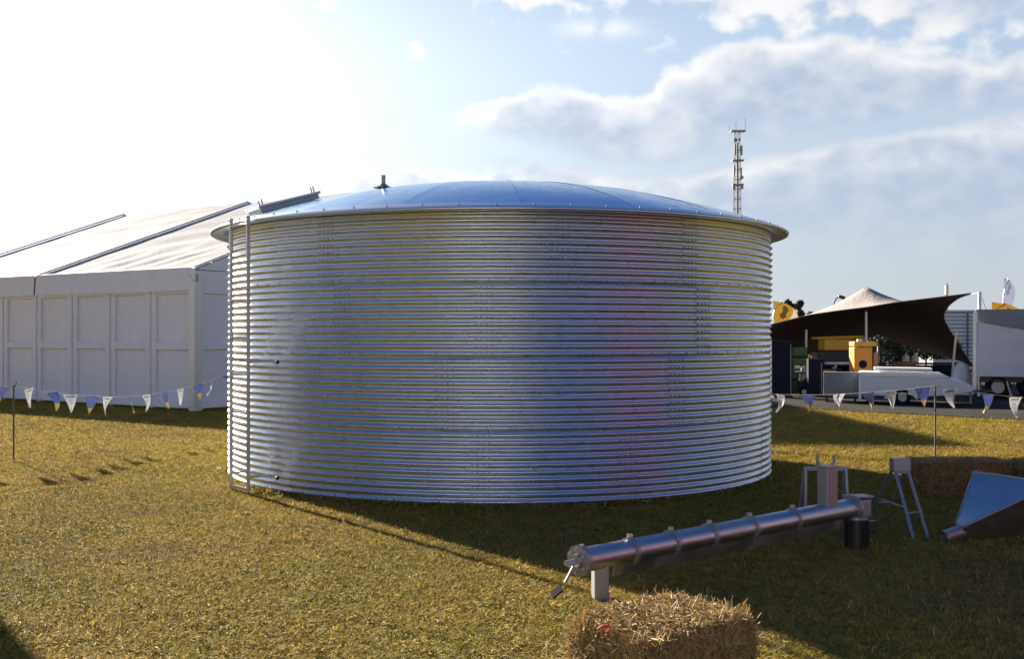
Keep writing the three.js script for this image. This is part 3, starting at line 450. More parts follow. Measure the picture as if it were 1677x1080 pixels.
// feed hopper lying on its side
{
  const T = thing('feed_hopper', 'galvanised feed hopper lying on its side with spout towards the auger', 'hopper', W(3.95, 0, 9.45));
  const o = W(3.95, 0, 9.45), rel = v => v.sub(o);
  const M1 = rel(W(3.93, 0.54, 9.62)), M2 = rel(W(4.47, 0.485, 9.28)), M3 = rel(W(4.52, 0.012, 9.50)), M4 = rel(W(4.12, 0.012, 10.0));
  const S = rel(W(3.66, 0.085, 9.27)), q = 0.055; const S1 = S.clone().add(V(0.0, q, -q)), S2 = S.clone().add(V(0.02, q, q)), S3 = S.clone().add(V(0.03, -q, q * 0.2)), S4 = S.clone().add(V(0, -q, -q));
  const panel = (a, b, c, d) => { const n = new THREE.Vector3().subVectors(b, a).cross(new THREE.Vector3().subVectors(d, a)).normalize().multiplyScalar(0.0025); const g = sheet(6, 6, (u, v) => { const p = a.clone().lerp(b, u).lerp(d.clone().lerp(c, u), v); p.addScaledVector(n, 2 * Math.sin(u * 3.14) * Math.sin(v * 3.14)); return [p.x, p.y, p.z]; }, 1, 1); return g; };
  part('top_panel', panel(S1, S2, M2, M1), M.stainless, T); part('front_panel', panel(S2, S3, M3, M2), M.stainless, T); part('bottom_panel', panel(S3, S4, M4, M3), M.stainless, T); part('back_panel', panel(S4, S1, M1, M4), M.stainless, T);
  part('folded_edge', [rod(S2, M2, 0.011), rod(S1, M1, 0.009), rod(M1, M2, 0.012), rod(M2, M3, 0.012), rod(M3, M4, 0.012), rod(M4, M1, 0.012)], M.galv, T);
  const e = S.clone().add(V(-0.15, -0.028, 0.07)); part('spout', [rod(S.clone().add(V(0.04, 0.01, -0.02)), e, 0.05, 0.05, 24, false), rod(S.clone().add(V(0.04, 0.01, -0.02)), e, 0.046, 0.046, 24, false)], M.galv, T);
}

// ------------------------------------------------------------------ stretch tent and the stand under it
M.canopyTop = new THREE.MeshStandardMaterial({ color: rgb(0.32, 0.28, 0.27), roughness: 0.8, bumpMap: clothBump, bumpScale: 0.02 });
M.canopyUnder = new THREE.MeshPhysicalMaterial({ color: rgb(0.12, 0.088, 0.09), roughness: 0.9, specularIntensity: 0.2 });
{
  const F0 = x => lin([1150, 1590], [34, 32], x), F1 = 42;
  const fx = [1150, 1263, 1326, 1370, 1418, 1470, 1530, 1590], fy = [562, 537, 522, 516, 510, 500, 491, 482];
  const bxs = [1150, 1263, 1320, 1370, 1415, 1438, 1460, 1490, 1530, 1560, 1592], bys = [606, 598, 588, 576, 561, 550, 560, 570, 583, 597, 611];
  const pk = PX(1418, 469, 36.4);
  const surf = (u, v, lift) => {
    const px = mix(1150, 1590, u); const a = PX(px, lin(fx, fy, px), F0(px)), b = PX(mix(1150, 1592, u), lin(bxs, bys, mix(1150, 1592, u)), F1 - 4 * sstep(0.8, 1, u));
    const p = a.clone().lerp(b, v);
    p.x -= 0.85 * Math.pow(u, 4) * Math.sin(Math.PI * Math.pow(v, 0.7)) ;                      // scalloped side
    p.y += 0.25 * Math.sin(Math.PI * v) * (1 - Math.pow(u, 2.5));
    const d = Math.hypot(p.x - pk.x, (p.z - pk.z) * 0.9), base = a.clone().lerp(b, 0.4).y;
    p.y = mix(p.y, pk.y, Math.exp(-Math.pow(d / 1.7, 0.95)));
    p.y += lift + 0.02 * n3(u * 9, v * 7, 2) * Math.sin(Math.PI * v); return [p.x, p.y, p.z];
  };
  const T = thing('stretch_tent', 'peaked beige stretch tent with dark underside and pointed raised corner', 'tent');
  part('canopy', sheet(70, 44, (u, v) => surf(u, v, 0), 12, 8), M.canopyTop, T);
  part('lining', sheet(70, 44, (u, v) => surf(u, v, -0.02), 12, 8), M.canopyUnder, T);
  const fr = (u, v) => { const q = surf(u, v, -0.02); return V(q[0], q[1], q[2]); };
  part('edge_rope', tube(Array.from({ length: 30 }, (_, i) => fr(i / 29, 0)), 0.02, 90, 6), M.canopyUnder, T);
  part('side_rope', tube(Array.from({ length: 20 }, (_, i) => fr(1, i / 19)), 0.02, 60, 6), M.canopyUnder, T);
  const pole = (px, py, F, lean = 0) => { const t = PX(px, py, F); part('pole', [rod(V(t.x - lean, 0, t.z), t, 0.045, 0.04, 12)], M.alu, T); };
  pole(1418, 511, 33.1); pole(1565, 544, 34.5, 0.16); pole(1320, 540, 34); pole(1438, 553, 41.5);
  { const a = PX(1418, 474, 36.4); part('peak_cap', (() => { const g = new THREE.ConeGeometry(0.1, 0.16, 14); g.translate(a.x, a.y + 0.0, a.z); return g; })(), M.canopyUnder, T); part('king_pole', rod(V(a.x, 0, a.z), V(a.x, a.y, a.z), 0.05, 0.05, 12), M.steelPost, T); }
  // rigging pole outside the raised corner with its guy ropes
  const t = PX(1604, 478, 31), P = thing('rigging_pole', 'tall grey pole holding the raised corner of the stretch tent', 'pole', [t.x, 0, t.z]);
  part('mast', rod(V(-0.02, 0, 0), V(0, t.y, 0), 0.05, 0.045, 12), M.alu, P);
  const c = PX(1590, 482, 31.5); part('guy_rope', [rod(V(0, t.y - 0.04, 0), V(c.x - t.x, c.y, c.z - t.z), 0.012), rod(V(0, t.y - 0.04, 0), V(1.6, 0.0, -1.2), 0.01)], M.cord, P);
}
M.greyPanel = new THREE.MeshStandardMaterial({ color: rgb(0.17, 0.20, 0.23), roughness: 0.55, map: paleNoise });
M.paleBlue = new THREE.MeshStandardMaterial({ color: rgb(0.62, 0.68, 0.76), roughness: 0.35, map: paleNoise });
M.yellow = new THREE.MeshStandardMaterial({ color: rgb(0.72, 0.40, 0.03), roughness: 0.45 });
M.orange = new THREE.MeshStandardMaterial({ color: rgb(0.75, 0.28, 0.02), roughness: 0.45 });
M.green = new THREE.MeshStandardMaterial({ color: rgb(0.03, 0.11, 0.03), roughness: 0.5 });
M.navy = new THREE.MeshPhysicalMaterial({ color: rgb(0.012, 0.014, 0.03), roughness: 0.7, specularIntensity: 0.2 });
M.darkWood = new THREE.MeshStandardMaterial({ color: rgb(0.05, 0.035, 0.025), roughness: 0.8 });
function wheel(name, parent, x, y, z, r, w, mat = M.blackRubber, hub = M.galv, turn = 0) { const g = new THREE.TorusGeometry(r * 0.74, r * 0.26, 10, 28); g.scale(1, 1, w / (r * 0.52)); const m = part(name, g, mat, parent); m.position.set(x, y, z); m.rotation.y = turn; const h = new THREE.CylinderGeometry(r * 0.5, r * 0.5, w * 0.6, 20); h.rotateX(Math.PI / 2); part('hub', h, hub, m); return m; }
// white low trailer with pointed nose
{
  const F = 28, o = PX(1500, 0, F); const T = thing('white_trailer', 'low white trailer with pointed nose and yellow stripe before the stretch tent', 'trailer', [o.x, 0, -F], -0.3);
  const X = px => (px - 1500) / FX * F, Y = py => EYE + (HZ - py) / FX * F, D = 1.35;
  const ex = (pts, d, z, bev = 0.02) => { const s = new THREE.Shape(); pts.forEach(([a, b], i) => i ? s.lineTo(X(a), Y(b)) : s.moveTo(X(a), Y(b))); const g = new THREE.ExtrudeGeometry(s, { depth: d, bevelEnabled: bev > 0, bevelSize: bev, bevelThickness: bev, bevelOffset: -bev, bevelSegments: 2 }); g.translate(0, 0, z); return g; };
  part('body', ex([[1413, 616], [1480, 614], [1530, 615], [1556, 620], [1574, 626], [1589, 634], [1577, 640], [1555, 644.5], [1525, 647], [1490, 648], [1413, 647]], D, -D / 2), M.paleBlue, T);
  part('lid', ex([[1411, 609], [1538, 611], [1550, 617], [1411, 616]], D + 0.06, -D / 2 - 0.03), M.white, T);
  part('stripe', [ex([[1415, 636], [1455, 637], [1449, 643], [1415, 643]], 0.012, D / 2, 0)], M.yellow, T);
  part('lower_stripe', [ex([[1545, 640.5], [1580, 636.5], [1574, 640], [1548, 643.5]], 0.012, D / 2, 0)], M.yellow, T);
  part('seam_line', [ex([[1416, 620], [1545, 625], [1545, 626.5], [1416, 621.5]], 0.01, D / 2, 0)], M.greyPanel, T);
  part('roof_rack', [ex([[1434, 602], [1523, 603], [1523, 607], [1434, 606]], 0.9, -0.45, 0.01), rod(V(X(1440), Y(606), 0.3), V(X(1440), Y(611), 0.3), 0.02), rod(V(X(1515), Y(606), 0.3), V(X(1515), Y(613), 0.3), 0.02)], M.white, T);
  part('tail_frame', ex([[1410, 610], [1414, 610], [1414, 656], [1410, 656]], D + 0.1, -D / 2 - 0.05, 0), M.white, T);
  for (const s of [-1, 1]) part('mudguard', tube([V(X(1450), Y(651), s * (D / 2 + 0.08)), V(X(1462), Y(644), s * (D / 2 + 0.08)), V(X(1492), Y(644), s * (D / 2 + 0.08)), V(X(1500), Y(651), s * (D / 2 + 0.08))], 0.035, 20, 6), M.white, T);
  for (const s of [-1, 1]) wheel('wheel', T, X(1477), 0.2, s * (D / 2 + 0.04), 0.2, 0.15);
  part('chassis', [bx(1.9, 0.06, 0.8, -0.1, 0.3, 0), bx(0.9, 0.05, 0.06, 1.3, 0.34, 0)], M.blackPaint, T);
  part('jockey_stand', rod(V(1.25, 0, 0), V(1.25, 0.36, 0), 0.025), M.galv, T);
}
{ // grey cabinet beside it
  const F = 28.2, a = PX(1352, 610, F), b = PX(1411, 647, F), T = thing('grey_cabinet', 'plain grey metal cabinet standing against the white trailer tail', 'cabinet', [(a.x + b.x) / 2, 0, -F - 0.25], -0.28); const w = b.x - a.x - 0.06;
  part('box', rbx(w, a.y - 0.18, 0.5, 0.012, 0, (a.y + 0.18) / 2, 0), M.greyPanel, T); part('door_panel', rbx(w - 0.06, a.y - 0.26, 0.012, 0.004, 0, (a.y + 0.18) / 2, 0.255), M.greyPanel, T);
  for (const s of [-1, 1]) part('foot', bx(0.06, 0.18, 0.4, s * (w / 2 - 0.08), 0.09, 0), M.blackPaint, T);
}
// orange machine with a round badge and yellow hood
{
  const F = 31, a = PX(1409, 0, F), T = thing('orange_machine', 'upright orange machine with dark round badge and yellow hood', 'machine', [a.x, 0, -F]);
  part('housing', rbx(0.5, 0.72, 0.5, 0.03, 0, 1.02, 0), M.orange, T); part('stand', [bx(0.44, 0.66, 0.4, 0, 0.33, 0)], M.blackPaint, T);
  { const g = new THREE.CylinderGeometry(0.11, 0.11, 0.03, 24); g.rotateX(Math.PI / 2); g.translate(-0.02, 0.92, 0.26); part('badge', g, M.navy, T); }
  part('hood', rbx(0.62, 0.13, 0.5, 0.03, 0.06, 1.47, 0), M.yellow, T); part('lamp_housing', rbx(0.14, 0.09, 0.1, 0.02, -0.06, 1.56, 0.1), M.white, T);
  part('side_tank', rbx(0.13, 0.6, 0.3, 0.03, 0.36, 0.95, 0.05), new THREE.MeshStandardMaterial({ color: rgb(0.42, 0.2, 0.15), roughness: 0.6 }), T);
}
{ // yellow loader behind
  const F = 34, a = PX(1366, 0, F), T = thing('yellow_loader', 'small yellow loader with dark wheels under the stretch tent', 'loader', [a.x, 0, -F]);
  part('bonnet', rbx(1.0, 0.34, 0.7, 0.05, 0.1, 1.42, 0), M.yellow, T); part('body', rbx(1.2, 0.5, 0.7, 0.05, 0, 1.0, 0), M.blackPaint, T);
  part('arm', [rod(V(-0.6, 1.62, 0.3), V(0.75, 1.66, 0.3), 0.045), rod(V(-0.6, 1.62, -0.3), V(0.75, 1.66, -0.3), 0.045), rod(V(0.75, 1.66, 0.3), V(1.0, 1.3, 0.3), 0.045)], M.yellow, T);
  part('bumper', rbx(0.95, 0.08, 0.2, 0.02, 0.05, 0.88, 0.5), M.white, T);
  for (const x of [-0.45, 0.5]) for (const z of [-0.45, 0.45]) wheel('wheel', T, x, 0.42, z, 0.42, 0.24, M.blackRubber, M.galv);
}
{ // green tractor-like implement
  const F = 33, a = PX(1306, 0, F), T = thing('green_implement', 'green farm implement with pale wheels in the tent shade', 'implement', [a.x, 0, -F]);
  part('frame', [rbx(0.7, 0.22, 0.8, 0.03, 0, 0.95, 0), bx(0.1, 0.9, 0.1, -0.2, 0.55, 0.2), bx(0.1, 0.9, 0.1, 0.22, 0.55, 0.2)], M.green, T);
  part('hood', rbx(0.45, 0.3, 0.5, 0.06, 0.02, 1.22, 0), M.green, T);
  for (const s of [-1, 1]) wheel('wheel', T, s * 0.28, 0.26, 0.4, 0.26, 0.16, M.blackRubber, M.white);
  part('blade', [bx(0.05, 0.5, 0.3, 0.28, 0.62, 0.3, 0.4), bx(0.05, 0.36, 0.2, 0.05, 0.6, 0.4, -0.5)], M.white, T);
}
{ // dark display boards
  for (const [px0, px1, py, F, lab] of [[1262, 1296, 558, 30.5, 'tall navy display board beside the tank edge under the tent'], [1322, 1346, 588, 31, 'black display board between the green implement and the loader']]) { const a = PX(px0, py, F), b = PX(px1, py, F), w = b.x - a.x, T = thing('display_board', lab, 'board', [(a.x + b.x) / 2, 0, -F], 0, 'dark display boards'); part('board', rbx(w, a.y - 0.08, 0.22, 0.01, 0, (a.y + 0.08) / 2, 0), M.navy, T); part('foot', [bx(w * 0.9, 0.08, 0.5, 0, 0.04, 0)], M.blackPaint, T); part('trim', [bx(0.03, a.y - 0.2, 0.02, w / 2 - 0.05, a.y / 2, 0.12)], M.greyPanel, T); }
}
{ // small table with white boxes seen under the far edge of the tent
  const F = 37, a = PX(1494, 596, F), T = thing('trestle_table', 'dark trestle table at the back of the stretch tent', 'table', [a.x, 0, -F]); part('top', rbx(3.4, 0.05, 0.8, 0.01, 0, 0.78, 0), M.darkWood, T); for (const s of [-1.5, 1.5]) part('leg', bx(0.06, 0.76, 0.6, s, 0.38, 0), M.blackPaint, T); part('skirt', bx(3.3, 0.6, 0.02, 0, 0.44, 0.38), M.navy, T);
  for (const [dx, lab] of [[-0.25, 'white rounded jug on the trestle table, beside its twin'], [0.05, 'white rounded jug on the trestle table, farther along']]) { const g = new THREE.LatheGeometry([[0, 0], [0.1, 0], [0.115, 0.03], [0.115, 0.2], [0.06, 0.26], [0.03, 0.28], [0.03, 0.32], [0, 0.32]].map(q => new THREE.Vector2(...q)), 20); const m = part('white_jug', g, M.white, scene); m.position.set(a.x + dx, 0.806, -F + 0.1); tag(m, lab, 'jug', 'jugs on the table'); }
}
{ // person-sized pale sack pile near the nose of the trailer
  const F = 32, a = PX(1574, 0, F), T = thing('sheeted_pile', 'pale grey sheet draped over goods behind the trailer nose', 'sheet', [a.x, 0, -F]); const g = sheet(24, 14, (u, v) => { const an = u * 6.283, r = 0.36 * Math.pow(v, 0.6) * (1 + 0.12 * n3(Math.cos(an) * 2, Math.sin(an) * 2, 1)); return [Math.cos(an) * r, 0.92 - 0.92 * Math.pow(v, 2.2) + 0.04 * n3(u * 9, v * 5, 3), Math.sin(an) * r * 0.8]; }, 2, 1); part('cover', g, M.valance, T);
}
// small pumps and crates crowded under the tent
function pump(label, px, F, mat, turn, k) {
  const a = PX(px, 0, F), T = thing('engine_pump', label, 'pump', [a.x, 0, -F], turn, 'engine pumps under the tent');
  part('frame', [rod(V(-0.3 * k, 0.12, 0.2 * k), V(0.3 * k, 0.12, 0.2 * k), 0.02), rod(V(-0.3 * k, 0.12, -0.2 * k), V(0.3 * k, 0.12, -0.2 * k), 0.02), rod(V(-0.3 * k, 0.12, 0.2 * k), V(-0.3 * k, 0.6 * k, 0.2 * k), 0.02), rod(V(0.3 * k, 0.12, 0.2 * k), V(0.3 * k, 0.6 * k, 0.2 * k), 0.02), rod(V(-0.3 * k, 0.6 * k, 0.2 * k), V(0.3 * k, 0.6 * k, 0.2 * k), 0.02)], M.blackPaint, T);
  part('engine', [rbx(0.32 * k, 0.26 * k, 0.3 * k, 0.03, -0.08 * k, 0.3 * k, 0), rod(V(0.08 * k, 0.3 * k, 0), V(0.26 * k, 0.3 * k, 0), 0.1 * k, 0.08 * k, 16)], M.blackPaint, T);
  part('fuel_tank', rbx(0.36 * k, 0.15 * k, 0.32 * k, 0.04, -0.06 * k, 0.52 * k, 0), mat, T); part('exhaust', rod(V(0.16 * k, 0.4 * k, 0.1 * k), V(0.2 * k, 0.72 * k, 0.1 * k), 0.03 * k), M.galv, T);
  for (const s of [-1, 1]) wheel('wheel', T, s * 0.24 * k, 0.13 * k, 0.26 * k, 0.13 * k, 0.08 * k, M.blackRubber, M.white);
}
pump('yellow engine pump beside the black display board', 1352, 32, M.yellow, 0.3, 1.25); pump('green engine pump beside the navy display board', 1300, 31.6, M.green, -0.2, 1.1); pump('orange engine pump right of the orange machine', 1436, 32.5, M.orange, 0.5, 1.35);
{ const W2 = new THREE.MeshStandardMaterial({ color: rgb(0.30, 0.21, 0.12), roughness: 0.85, map: paleNoise }); const crate = (label, px, F, y0) => { const a = PX(px, 0, F), T = thing('wooden_crate', label, 'crate', [a.x, y0, -F], 0.2 + y0, 'crates under the tent'); for (let i = 0; i < 4; i++) for (const s of [-1, 1]) part('slat', bx(0.6, 0.085, 0.02, 0, 0.06 + i * 0.11, s * 0.24), W2, T); for (const sx of [-1, 1]) part('end', bx(0.02, 0.44, 0.46, sx * 0.29, 0.22, 0), W2, T); part('base', bx(0.56, 0.02, 0.44, 0, 0.012, 0), W2, T); };
  crate('lower slatted wooden crate of the stack at the tent rear', 1480, 35, 0); crate('upper slatted wooden crate of the stack at the tent rear', 1480, 35, 0.45); crate('single slatted wooden crate beside the crate stack', 1522, 35.3, 0); }
// box trailer on the far right, with a pale tarpaulin side
{
  const F = 30, a = PX(1597, 507, F), T = thing('box_trailer', 'big grey box trailer with pale tarpaulin side behind the bunting', 'trailer', [a.x, 0, -F], -0.4); const w = 3.4, top = a.y;
  part('body', rbx(w, top - 0.7, 2.2, 0.03, w / 2, (top + 0.7) / 2, -1.15), new THREE.MeshStandardMaterial({ color: rgb(0.20, 0.22, 0.25), roughness: 0.6, map: paleNoise }), T);
  const s = sheet(30, 16, (u, v) => { const x = -0.02 + u * (w - 0.1), yt = top - 0.32 - 0.38 * u - 0.1 * Math.sin(u * 3.14), y = mix(0.62, yt, v); return [x, y, 0.03 + 0.03 * Math.sin(u * 9 + v * 3) * (1 - v) + 0.03 * n3(u * 4, v * 4, 7)]; }, 3, 2);
  part('tarpaulin', s, new THREE.MeshStandardMaterial({ color: rgb(0.58, 0.59, 0.66), roughness: 0.65, map: paleNoise, bumpMap: clothBump, bumpScale: 0.01 }), T);
  part('frame_post', [bx(0.09, top - 0.3, 0.09, -0.02, (top - 0.3) / 2 + 0.25, 0.03)], M.alu, T);
  part('chassis', [bx(w - 0.2, 0.2, 1.9, w / 2, 0.56, -1.1)], M.blackPaint, T);
  for (const x of [0.55, 1.35]) for (const z of [-0.25, -2.0]) wheel('wheel', T, x, 0.33, z, 0.33, 0.22);
  part('jack_leg', [rod(V(0.9, 0, 0.12), V(0.76, 0.5, 0.06), 0.03), bx(0.16, 0.02, 0.16, 0.9, 0.01, 0.12)], M.galv, T);
}
// white slatted building
{
  const F = 62, a = PX(1528, 508, F), T = thing('slatted_building', 'far white building clad in horizontal slats behind the tent corner', 'building', [a.x, 0, -F]); const w = 3.6, h = a.y;
  part('core', bx(w, h - 0.15, 3, w / 2, (h - 0.15) / 2, -1.6), M.greyPanel, T);
  for (let i = 0; i < 13; i++) part('slat', bx(w + 0.05, 0.17, 0.05, w / 2, 0.3 + i * (h - 0.35) / 13, -0.05, 0, -0.45), M.white, T);
  part('roof', rbx(w + 0.2, 0.12, 3.3, 0.02, w / 2, h - 0.06, -1.6), M.white, T);
  part('downpipe', rod(V(w * 0.52, 0, 0.02), V(w * 0.52, h - 0.2, 0.02), 0.05), M.greyPanel, T);
}
{ // white shed seen beneath the tent, far behind
  const F = 72, a = PX(1452, 548, F), T = thing('white_shed', 'far pale shed showing beneath the back edge of the tent', 'shed', [a.x, 0, -F]);
  part('wall', bx(3.4, 2.0, 3, 0, 1.0, 0), M.white, T); const s = new THREE.Shape(); s.moveTo(-1.85, 0); s.lineTo(1.85, 0); s.lineTo(0, 0.6); s.closePath(); const g = new THREE.ExtrudeGeometry(s, { depth: 3.3, bevelEnabled: false }); g.translate(0, 2.0, -1.65); part('roof', g, M.greyPanel, T);
  part('door', bx(0.9, 1.7, 0.05, 0.3, 0.85, 1.52), M.greyPanel, T); part('window', bx(0.7, 0.6, 0.05, -0.8, 1.3, 1.52), M.navy, T);
}
// feather flags
function featherFlag(label, px, py, F, h, w, mat, lean, turn) {
  const t = PX(px, py, F), T = thing('feather_flag', label, 'flag', [t.x, 0, t.z], turn, 'feather flags'); const H = t.y;
  const spine = v => { const y = H * v, x = lean * v * v; return [x, y]; };
  part('pole', tube([V(0, 0, 0), V(spine(0.5)[0], H * 0.5, 0), V(spine(0.85)[0], H * 0.85, 0), V(spine(1)[0] + w * 0.35, H * 1.0, 0)], 0.022, 30, 6), M.alu, T);
  const g = sheet(12, 26, (u, v) => { const y = H - h + v * h * 0.995, x0 = lean * Math.pow(y / H, 2), top = Math.sqrt(Math.max(0, 1 - Math.pow(Math.max(0, (v - 0.55) / 0.45), 2))), ww = w * (v < 0.55 ? 0.72 + 0.5 * v : top); return [x0 + u * ww, y, 0.05 * Math.sin(v * 6 + u * 3)]; }, 1, 1); part('cloth', g, mat, T); return T;
}
{
  const print = (bg, mark, stripe) => { const c = document.createElement('canvas'); c.width = 128; c.height = 256; const x = c.getContext('2d'); x.fillStyle = bg; x.fillRect(0, 0, 128, 256); x.save(); x.translate(64, 70); x.rotate(-1.05); x.fillStyle = mark; x.fillRect(-44, -12, 88, 24); x.fillRect(-30, -20, 12, 40); x.fillRect(14, -19, 10, 38); x.restore(); if (stripe) { x.fillStyle = stripe; x.beginPath(); x.moveTo(128, 40); x.lineTo(128, 120); x.lineTo(70, 150); x.lineTo(80, 120); x.fill(); } const t = new THREE.CanvasTexture(c); t.colorSpace = THREE.SRGBColorSpace; return new THREE.MeshPhysicalMaterial({ map: t, roughness: 0.8, transmission: 0.25, thickness: 0 }); };
  featherFlag('gold feather flag with dark mark above the tent beside the tank', 1270, 493, 44, 1.6, 1.0, print('#a5812e', '#4d3a1c', '#c9c2ac'), -0.1, 0.2);
  featherFlag('gold feather flag with dark mark behind the box trailer', 1627, 495, 33.5, 1.5, 1.1, print('#b98a1c', '#5c3f14', '#d8d8d0'), -0.05, 0.05);
  featherFlag('pale blue and white feather flag behind the box trailer', 1641, 456, 46, 1.6, 0.52, print('#aab2cc', '#7d87ab', null), 0.1, 0.25);
}
// distant street lamp and slim antenna
{ const a = PX(1363, 500, 60), T = thing('street_lamp', 'bent floodlight pole rising behind the stretch tent', 'lamp', [a.x, 0, -60]), H = EYE + 63 / FX * 60; part('pole', tube([V(0, 0, 0), V(0.05, H * 0.6, 0), V(0.1, H - 0.25, 0), V(0.3, H, 0), V(0.45, H - 0.02, 0)], 0.035, 30, 6), M.steelPost, T); part('lamp_head', [rbx(0.36, 0.16, 0.2, 0.03, 0.48, H, 0, 0, 0, -0.3)], M.steelPost, T); part('arm', rod(V(0.55, H - 0.1, 0), V(0.7, H - 0.42, 0), 0.02), M.steelPost, T); }
{ const a = PX(1550, 465, 110), T = thing('antenna_pole', 'slim white antenna pole showing above the tent canopy', 'antenna', [a.x, 0, -110]), H = a.y; part('pole', rod(V(0, 0, 0), V(0, H, 0), 0.13, 0.07, 10), M.steelPost, T); part('antenna', [rbx(0.28, 0.9, 0.28, 0.05, 0, H - 0.6, 0)], M.white, T); part('crown', rod(V(0, H - 0.1, 0), V(0, H + 0.25, 0), 0.03), M.galv, T); }
// lattice mast
{
  const F = 185, c = PX(1207, 0, F), T = thing('lattice_mast', 'tall lattice radio mast with aerials far behind the tank', 'mast', [c.x, 0, -F]);
  const mt = new THREE.MeshStandardMaterial({ color: rgb(0.26, 0.28, 0.32), roughness: 0.7, metalness: 0.2 }), Y = py => EYE + (HZ - py) / FX * F, top = Y(214), hw = 0.62;
  for (const [sx, sz] of [[-1, 1], [1, 1], [-1, -1], [1, -1]]) part('leg', rod(V(sx * hw * 1.25, 0, sz * hw), V(sx * hw * 0.62, top, sz * hw * 0.6), 0.065, 0.05, 6), mt, T);
  const br = []; let y = 0, f = 1; const n = 22; for (let i = 0; i < n; i++) { const y0 = top * i / n, y1 = top * (i + 1) / n, k0 = hw * mix(1.25, 0.62, i / n), k1 = hw * mix(1.25, 0.62, (i + 1) / n); for (const z of [1, -1]) { br.push(rod(V(-k0, y0, z * k0 * 0.85), V(k1, y1, z * k1 * 0.85), 0.026, 0.026, 4), rod(V(k0, y0, z * k0 * 0.85), V(-k1, y1, z * k1 * 0.85), 0.026, 0.026, 4), rod(V(-k0, y0, z * k0 * 0.85), V(k0, y0, z * k0 * 0.85), 0.045, 0.045, 4)); } }
  part('bracing', br, mt, T);
  part('cable_ladder', bx(0.3, top - 2, 0.1, 0, (top - 2) / 2, 0.3), mt, T);
  for (const [py, w] of [[263, 1.9], [303, 1.7], [215, 2.4]]) part('platform', [bx(w, 0.16, 1.4, 0.1, Y(py), 0)], mt, T);
  for (const [px, y0, y1, r] of [[1202, 238, 256, 0.2], [1212, 240, 256, 0.24], [1200.5, 272, 292, 0.17], [1212, 276, 296, 0.12], [1200, 302, 312, 0.3], [1213, 302, 311, 0.3]]) part('aerial_panel', rbx(r * 1.5, Y(y0) - Y(y1), 0.25, 0.06, (px - 1207) / FX * F, (Y(y0) + Y(y1)) / 2, 0.9), mt, T);
  for (const [px, py, r] of [[1202.5, 231, 0.34], [1213, 292, 0.28], [1209, 230, 0.22]]) { const g = new THREE.SphereGeometry(r, 14, 10); g.scale(1, 1, 0.5); const m = part('dish', g, mt, T); m.position.set((px - 1207) / FX * F, Y(py), 0.9); }
  for (const [px, y0, y1] of [[1194, 216, 205], [1220, 216, 193], [1205, 216, 200]]) part('whip_aerial', rod(V((px - 1207) / FX * F, Y(y0), 0), V((px - 1207) / FX * F, Y(y1), 0), 0.05, 0.03, 5), mt, T);
}
// trees behind the tent
const leafTone = [rgb(0.045, 0.06, 0.022), rgb(0.06, 0.075, 0.026), rgb(0.035, 0.05, 0.02)];
function tree(label, X, F, H, rx, ry, nLeaf, seed, group, sparse = false, ls = 0.1) {
  const T = thing('tree', label, 'tree', W(X, 0, F), 0, group), R = rng(seed), bark = M.darkWood, cy = H - ry, limbs = [];
  const stems = [rod(V(0, 0, 0), V(0.05 * rx, cy, 0), 0.045 * H * 0.6, 0.022 * H * 0.6, 8)];
  for (let i = 0; i < (sparse ? 6 : 10); i++) { const a = R() * 6.283, e = (R() - 0.25) * 1.2, d = 0.55 + R() * 0.3, tip = V(Math.cos(a) * rx * d * Math.cos(e), cy + Math.sin(e) * ry * d, Math.sin(a) * rx * d * Math.cos(e)); limbs.push(tip); stems.push(rod(V(0, cy * (0.55 + R() * 0.35), 0), tip, 0.015 * H, 0.005 * H, 5)); }
  part('trunk', stems, bark, T);
  const p = [], ix = []; let v = 0;
  const blobs = limbs.map(t => [t, (sparse ? 0.22 : 0.42) * (0.7 + R() * 0.6)]); if (!sparse) blobs.push([V(0, cy, 0), 0.6], [V(0, cy + ry * 0.5, 0), 0.45]);
  for (let i = 0; i < nLeaf; i++) { const [c, r] = blobs[Math.floor(R() * blobs.length)]; const a = R() * 6.283, z = R() * 2 - 1, q = Math.cbrt(R()) * r, s = Math.sqrt(1 - z * z); const x = c.x + Math.cos(a) * s * q * rx, y = c.y + z * q * ry, zz = c.z + Math.sin(a) * s * q * rx; const t1 = V(R() - 0.5, R() - 0.5, R() - 0.5).normalize(), t2 = V(R() - 0.5, R() - 0.5, R() - 0.5).cross(t1).normalize(), l = ls * (0.6 + R() * 0.8); p.push(x - t1.x * l, y - t1.y * l, zz - t1.z * l, x + t2.x * l * 0.45, y + t2.y * l * 0.45, zz + t2.z * l * 0.45, x + t1.x * l, y + t1.y * l, zz + t1.z * l, x - t2.x * l * 0.45, y - t2.y * l * 0.45, zz - t2.z * l * 0.45); ix.push(v, v + 1, v + 2, v, v + 2, v + 3); v += 4; }
  const g = new THREE.BufferGeometry(); g.setAttribute('position', new THREE.Float32BufferAttribute(p, 3)); g.setIndex(ix); g.computeVertexNormals();
  part('crown', g, new THREE.MeshPhysicalMaterial({ color: leafTone[seed % 3], roughness: 0.7, transmission: 0.3, thickness: 0 }), T);
}
tree('thin loose tree beside the gold flag above the tent', PX(1311, 0, 62).x, 62, EYE + 66 / FX * 62, 1.0, 0.9, 900, 12, null, true, 0.12);
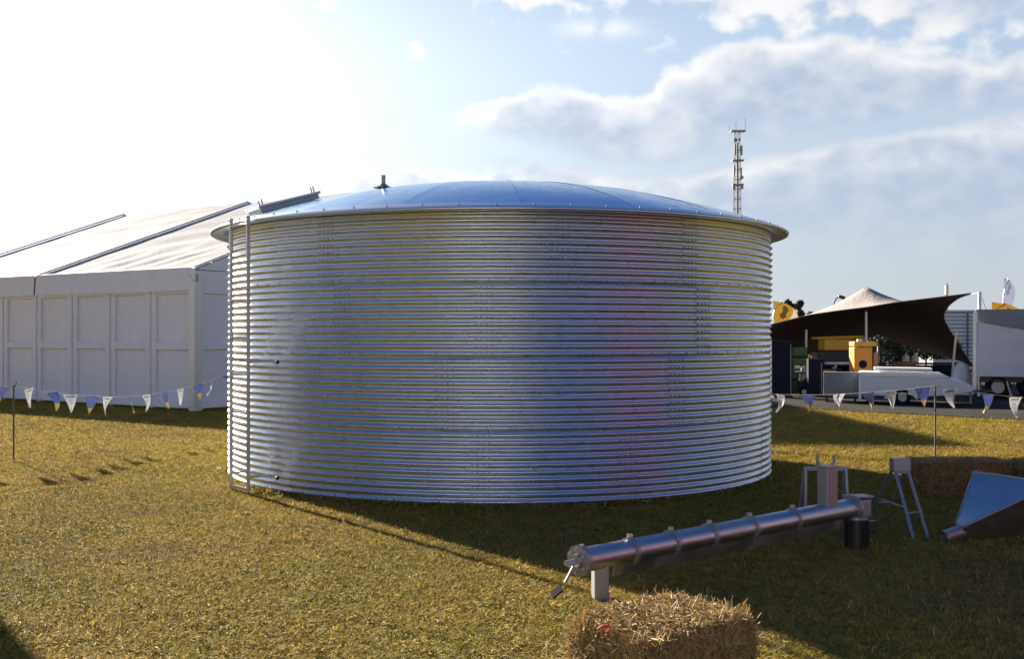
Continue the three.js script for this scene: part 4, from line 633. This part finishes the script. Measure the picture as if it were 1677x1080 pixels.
{ const spots = [[1285, 52, 2.4], [1335, 55, 2.2], [1395, 60, 2.6], [1440, 50, 2.0], [1475, 58, 2.3], [1515, 54, 2.1], [1690, 62, 2.6], [1236, 58, 2.4]]; const what = ['behind the navy display board', 'behind the green implement', 'behind the yellow loader', 'before the white shed', 'right of the white shed', 'behind the trestle table', 'beyond the box trailer', 'behind the tank'];
  spots.forEach(([px, F, h], i) => tree(`low dark bushy tree ${what[i]}`, PX(px, 0, F).x, F, h, 1.5, h * 0.48, 2600, 20 + i, 'bushy trees behind the tent', false, 0.11)); }

// ------------------------------------------------------------------ things outside the frame known from shadow or mirror image, one enlarged to add shade
function stall(label, X, F, faceX, faceF, w, d, wall, peak, mat, name = 'gazebo') {
  const turn = Math.atan2(faceX, -faceF), T = thing(name, label, 'stall', W(X, 0, F), turn); const h = wall;
  part('front_wall', rbx(w, h - 0.06, 0.04, 0.01, 0, h / 2, d / 2), mat, T); part('rear_wall', rbx(w, h - 0.06, 0.04, 0.01, 0, h / 2, -d / 2), mat, T);
  for (const s of [-1, 1]) part('side_wall', rbx(0.04, h - 0.06, d - 0.06, 0.01, s * w / 2, h / 2, 0), mat, T);
  const P = [[-w / 2 - 0.15, d / 2 + 0.15], [w / 2 + 0.15, d / 2 + 0.15], [w / 2 + 0.15, -d / 2 - 0.15], [-w / 2 - 0.15, -d / 2 - 0.15]];
  const rd = Math.max(0, (w - d) / 2), g = new THREE.BufferGeometry(), A = P.map(([x, z]) => [x, h, z]), r0 = [-rd, peak, 0], r1 = [rd, peak, 0], tri = [A[0], A[1], r1, A[0], r1, r0, A[1], A[2], r1, A[2], A[3], r0, A[2], r0, r1, A[3], A[0], r0]; g.setAttribute('position', new THREE.Float32BufferAttribute(tri.flat(), 3)); g.computeVertexNormals(); part('roof', g, mat, T);
  P.forEach(([x, z]) => part('pole', rod(V(x * 0.96, 0, z * 0.96), V(x * 0.96, h, z * 0.96), 0.03), M.alu, T));
}
const cloth = (r, g, b) => new THREE.MeshStandardMaterial({ color: rgb(r, g, b), roughness: 0.75, map: paleNoise });
stall('long unseen stall tent left of the lawn, enlarged to shade ground the tank mirrors', -8.78, 10.2, 0.814, 0.581, 8, 5, 2.7, 3.9, cloth(0.45, 0.45, 0.48), 'unseen_shade_stall');  // unseen tent, its size chosen to shade ground mirrored in the tank wall
stall('red walled stall at the lawn edge facing the tank', 11.6, 4.3, -0.84, 0.54, 4.6, 2.6, 2.4, 3.2, cloth(0.18, 0.012, 0.06));
stall('blue walled stall facing the tank', 6.9, -1.4, -0.5, 0.86, 4.2, 2.6, 2.5, 3.3, cloth(0.02, 0.03, 0.17));
stall('long white stall tent facing the tank', -2.6, -14, 0.06, 1, 12, 6, 2.8, 4.4, cloth(0.74, 0.75, 0.8), 'white_stall');

renderer.render(scene, camera);
